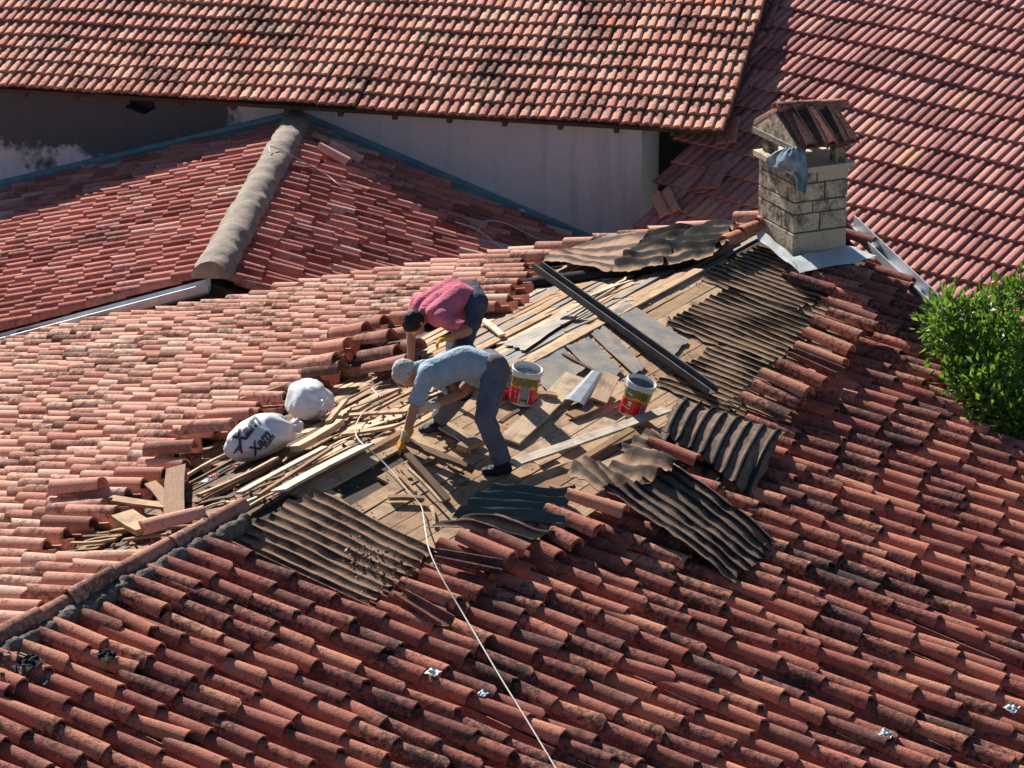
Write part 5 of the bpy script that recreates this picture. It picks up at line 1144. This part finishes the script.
def rag():
    yb0, yb1 = proj(K)[1], proj(K + EZ * 1.2)[1]; vs = []; fs = []; nu, nv = 30, 22
    rows = [((787, 147), (799, 146)), ((774, 152), (804, 150)), ((766, 159), (807, 157)), ((767, 168), (807, 165)), ((776, 170), (808, 172)), ((791, 169), (808, 180)), ((795, 180), (807, 188)), ((796, 189), (806, 194))]
    for j in range(nv + 1):
        t = j / nv * (len(rows) - 1); k = min(int(t), len(rows) - 2); f = t - k
        a = np.array(rows[k][0]) * (1 - f) + np.array(rows[k + 1][0]) * f; b = np.array(rows[k][1]) * (1 - f) + np.array(rows[k + 1][1]) * f
        for i in range(nu + 1):
            u = i / nu; p = a * (1 - u) + b * u; fold = 0.034 * math.sin(u * 14 + 2.2 * j / nv * 3 + 2 * nz((u * 2, j * 0.1, 0))) * min(1, 0.3 + j / nv * 2) * (1 - 0.75 * (j / nv) ** 1.5) + 0.014 * math.sin(u * 37 - j * 0.5 + 3 * nz((u * 3, j * 0.2, 5))) * (1 - j / nv) + 0.035 * nz((u * 6, j * 0.45, 2))
            bulge = 0.07 * math.sin(math.pi * u) * math.sin(math.pi * min(1, j / nv * 1.5))
            # the cloth follows the corner of the chimney: left of the corner the face runs away
            away = 0.016 * max(0, 797 - p[0]) + 0.004 * max(0, p[0] - 797)
            zc = (yb0 - p[1]) / (yb0 - yb1) * 1.2; dC = proj(K + EZ * zc)[2]
            vs.append(at(p[0], p[1], dC + away - bulge - fold - 0.10))
    m = nu + 1; fs = [(j * m + i, j * m + i + 1, (j + 1) * m + i + 1, (j + 1) * m + i) for j in range(nv) for i in range(nu)]
    N = len(vs); vs += [v + FW * 0.012 for v in vs]; fs += [tuple(k + N for k in f[::-1]) for f in fs]
    o = mesh_obj('blue_rag', vs, fs, simple('grey_blue_cloth', (0.13, 0.20, 0.26), (0.27, 0.37, 0.44), 10, 0.7), None, smooth=60)
    tag(o, 'crumpled grey blue rag draped over the corner of the chimney', 'rag')
rag()
def pt(x, y, h):
    yr = 652 - 0.545 * x
    return SF.px(x, y, h) if y > yr else SL.px(x, y, h)
M_CORD = simple('white_cord', (0.55, 0.50, 0.44), (0.64, 0.60, 0.54), 12, 0.7)
cord = [(386, 399, .10), (374, 404, .12), (362, 414, .10), (356, 426, .10), (357, 437, .10), (366, 447, .06), (381, 460, .05), (394, 474, .04), (409, 492, .05), (421, 506, .04), (424, 520, .06), (426, 534, .20), (430, 552, .26), (442, 578, .24), (462, 612, .18), (482, 646, .175), (502, 680, .175), (528, 722, .175), (552, 762, .175), (575, 800, .175)]
cm = MB(); cm.tube(spline([pt(*c) for c in cord], 7), 0.0058, 7); tag(cm.build('rope', M_CORD, None, 60), 'long white cord running from the hole down over the tiles', 'cord')
cm = MB(); cm.tube(spline([SL.px(382, 382, .08), SL.px(372, 388, .09), SL.px(378, 396, .08), SL.px(366, 403, .09), SL.px(350, 408, .08)], 7), 0.007, 6); tag(cm.build('rope', M_CORD, None, 60), 'short white cord end curled on the sunny boards', 'cord')
for pts, lb in (([(478, 232), (484, 222), (496, 221), (512, 226), (530, 235), (552, 243)], 'grey cable looping over the red roof'), ([(455, 222), (474, 228), (486, 236), (502, 248)], 'pale cable crossing under the looping one on red roof')):
    cm = MB(); cm.tube(spline([SMr.px(x, y, .215) for x, y in pts], 7), 0.009, 6); tag(cm.build('roof_cable', M_CORD if 'pale' in lb else M_ZINC, None, 60), lb, 'cable')
cm = MB(); cm.tube(spline([SMl.px(270, 152, .30), OM + mdir * 4.9 + EZ * 0.30, SMr.px(322, 172, .2), SMr.px(338, 184, .21), SMr.px(352, 190, .21)], 8), 0.007, 6); tag(cm.build('roof_cable', M_CORD, None, 60), 'thin wire laid across the concrete ridge cap', 'cable')
def scrap(px_, S, h, size, mat, label, seed, cat='litter'):
    size *= 0.65; c = S.px(*px_, h); vs = []; fs = []; n = 14
    for j in range(n + 1):
        for i in range(n + 1):
            u, v = i / n - .5, j / n - .5; p = c + S.s * u * size + S.d * v * size * 0.8; vs.append(p + S.n * (0.16 * size * nz((u * 3, v * 3, 0), 1.4, seed) + 0.07 * size * nz((u * 7, v * 7, 0), 1.0, seed) + size * 0.1))
    fs = [(j * (n + 1) + i, j * (n + 1) + i + 1, (j + 1) * (n + 1) + i + 1, (j + 1) * (n + 1) + i) for j in range(n) for i in range(n)]
    tag(mesh_obj('scrap', vs, fs, mat, None, smooth=50), label, cat)
M_FOIL = simple('pale_foil', (0.45, 0.5, 0.55), (0.65, 0.68, 0.7), 20, 0.4)
M_REDP = simple('red_scrap', (0.5, 0.03, 0.05), (0.6, 0.06, 0.08), 20, 0.6)
scrap((433, 673), SF, .17, .16, M_FOIL, 'crumpled pale plastic scrap on the tiles beside the white cord', 1)
scrap((483, 694), SF, .15, .12, simple('blue_scrap', (0.25, 0.42, 0.55), (0.5, 0.6, 0.66), 20, 0.4), 'pale blue plastic scrap between tiles under the white cord', 2)
scrap((886, 735), SF, .17, .18, M_FOIL, 'silvery scrap on a lower tile', 3)
scrap((1011, 709), SF, .17, .18, M_FOIL, 'whitish scrap stuck on a mossy tile', 4)
scrap((522, 211), SMr, .17, .2, M_FOIL, 'pale scrap on the red roof near the flashing', 5)
scrap((236, 466), SL, .06, .11, M_REDP, 'red scrap beside the tied bag', 6); scrap((214, 476), SL, .06, .12, M_REDP, 'red scrap below the thin laths', 7)
scrap((206, 481), SL, .05, .12, simple('blue_scrap2', (0.25, 0.5, 0.6), (0.5, 0.65, 0.7), 20, 0.5), 'turquoise scrap beside the red scrap', 8)
scrap((30, 664), SF, .17, .26, M_FELTK, 'crumpled black felt rag at the end of the ridge mortar', 10, 'felt rag')
scrap((105, 656), SF, .17, .22, M_FELTK, 'crumpled black felt scrap on the tiles near the ridge', 11, 'felt rag')

# ------------------------------------------------------------------ orange tree
def leaf_mat():
    m = NT('citrus_leaf'); tn = m.attr('tone'); c = m.ramp(tn, [(0.0, (0.03, 0.085, 0.014)), (0.5, (0.085, 0.20, 0.026)), (0.85, (0.18, 0.33, 0.045)), (1.0, (0.30, 0.42, 0.07))])
    m.b.inputs['Transmission Weight'].default_value = 0.0
    mt = m.done(c, 0.42, spec=0.45)
    tr = m.n.new('ShaderNodeBsdfTranslucent'); m.L(m.mix(0.5, c, (0.20, 0.34, 0.03)), tr.inputs[0]); mx = m.n.new('ShaderNodeMixShader'); mx.inputs[0].default_value = 0.4
    out = [n for n in m.n if n.type == 'OUTPUT_MATERIAL'][0]; m.L(m.b.outputs[0], mx.inputs[1]); m.L(tr.outputs[0], mx.inputs[2]); m.L(mx.outputs[0], out.inputs[0]); return mt
M_LEAF = leaf_mat(); M_BARK = simple('bark', (0.10, 0.075, 0.055), (0.17, 0.13, 0.10), 12, 0.95, 0.8, 0.02)
rt_ = random.Random(55); dT = 26.9
tc_ = at(1015, 372, dT); tq = SF.sq(1075, 420)[1]; tbs = SF.P(s_far(tq) + 0.55, tq); tree = empty('orange_tree', (tbs[0], tbs[1], 0)); tag(tree, 'dense green citrus tree with a few fruits growing up beside the roof edge', 'tree')
trunk_top = np.array([tbs[0], tbs[1], tc_[2] - 0.75]); tb = MB()
tb.tube(spline([(trunk_top[0], trunk_top[1], 0), (trunk_top[0] + .06, trunk_top[1] - .05, trunk_top[2] * 0.5), trunk_top], 6), 0.1, 10, True, list(np.linspace(0.13, 0.08, 13)))
clumps = []
for i in range(70):
    while True:
        u = np.array([rt_.uniform(-1, 1) for _ in range(3)])
        if 0.25 < np.linalg.norm(u) < 1: break
    clumps.append(tc_ + np.array([0.38, 0.25, -0.24]) + u * np.array([0.95, 0.70, 0.62]))
clumps += [at(x, y, dT - dd) for x, y, dd in ((940, 322, .2), (950, 345, .3), (962, 372, .4), (978, 395, .75), (996, 410, .85), (1014, 422, .9), (962, 380, .6), (968, 316, .1), (990, 306, 0), (1010, 299, -.1), (1026, 293, -.1), (948, 310, .1), (985, 350, .45), (1005, 385, .55), (1020, 340, .4), (1000, 325, .3), (970, 340, .35), (1022, 410, .85), (1030, 428, .9), (985, 380, .7), (1008, 398, .8))]
for c in clumps[::2]: tb.tube(spline([trunk_top, lerp(trunk_top, c, 0.5) + np.array([0, 0, 0.08]), c], 5), 0.02, 5, True, list(np.linspace(0.035, 0.006, 11)))
tb.build('trunk', M_BARK, tree, 60)
V = []; Fa = []; T = []; base = 0
for c in clumps:
    tcl = rt_.uniform(-0.35, 0.22)
    for k in range(150):
        o_ = np.array([rt_.gauss(0, 0.085) for _ in range(3)]); p = c + o_; d_ = unit(o_ * 1.0 + np.array([rt_.gauss(0, .05) for _ in range(3)]) + EZ * 0.04); s_ = unit(np.cross(d_, [rt_.gauss(0, 1), rt_.gauss(0, 1), rt_.gauss(0, 1)])); n_ = np.cross(s_, d_)
        L_ = rt_.uniform(0.055, 0.115); w_ = L_ * rt_.uniform(0.2, 0.3)
        V += [p, p + d_ * L_ * .45 + s_ * w_ + n_ * .006, p + d_ * L_, p + d_ * L_ * .45 - s_ * w_ + n_ * .006, p + d_ * L_ * 0.5 - n_ * 0.004]
        Fa += [(base, base + 1, base + 4), (base + 1, base + 2, base + 4), (base + 2, base + 3, base + 4), (base + 3, base, base + 4)]; base += 5
        T += [min(1, max(0, rt_.gauss(0.48, 0.24) + tcl))] * 4
me = bpy.data.meshes.new('crown'); me.from_pydata([tuple(v) for v in V], [], Fa); me.update(); me.materials.append(M_LEAF); a_ = me.attributes.new('tone', 'FLOAT', 'FACE'); a_.data.foreach_set('value', T)
o = bpy.data.objects.new('crown', me); col.objects.link(o); setpar(o, tree)
M_FRUIT = simple('citrus_fruit', (0.62, 0.42, 0.03), (0.68, 0.50, 0.05), 30, 0.5)
for x, y, dd in ((974, 315, .30), (994, 284, .06)):
    b = MB(); p = at(x, y, dT - dd); cap_mesh(b, p, p + EZ * 0.004, 0.027, 0.027, 12); b.build('fruit', M_FRUIT, tree, 60)
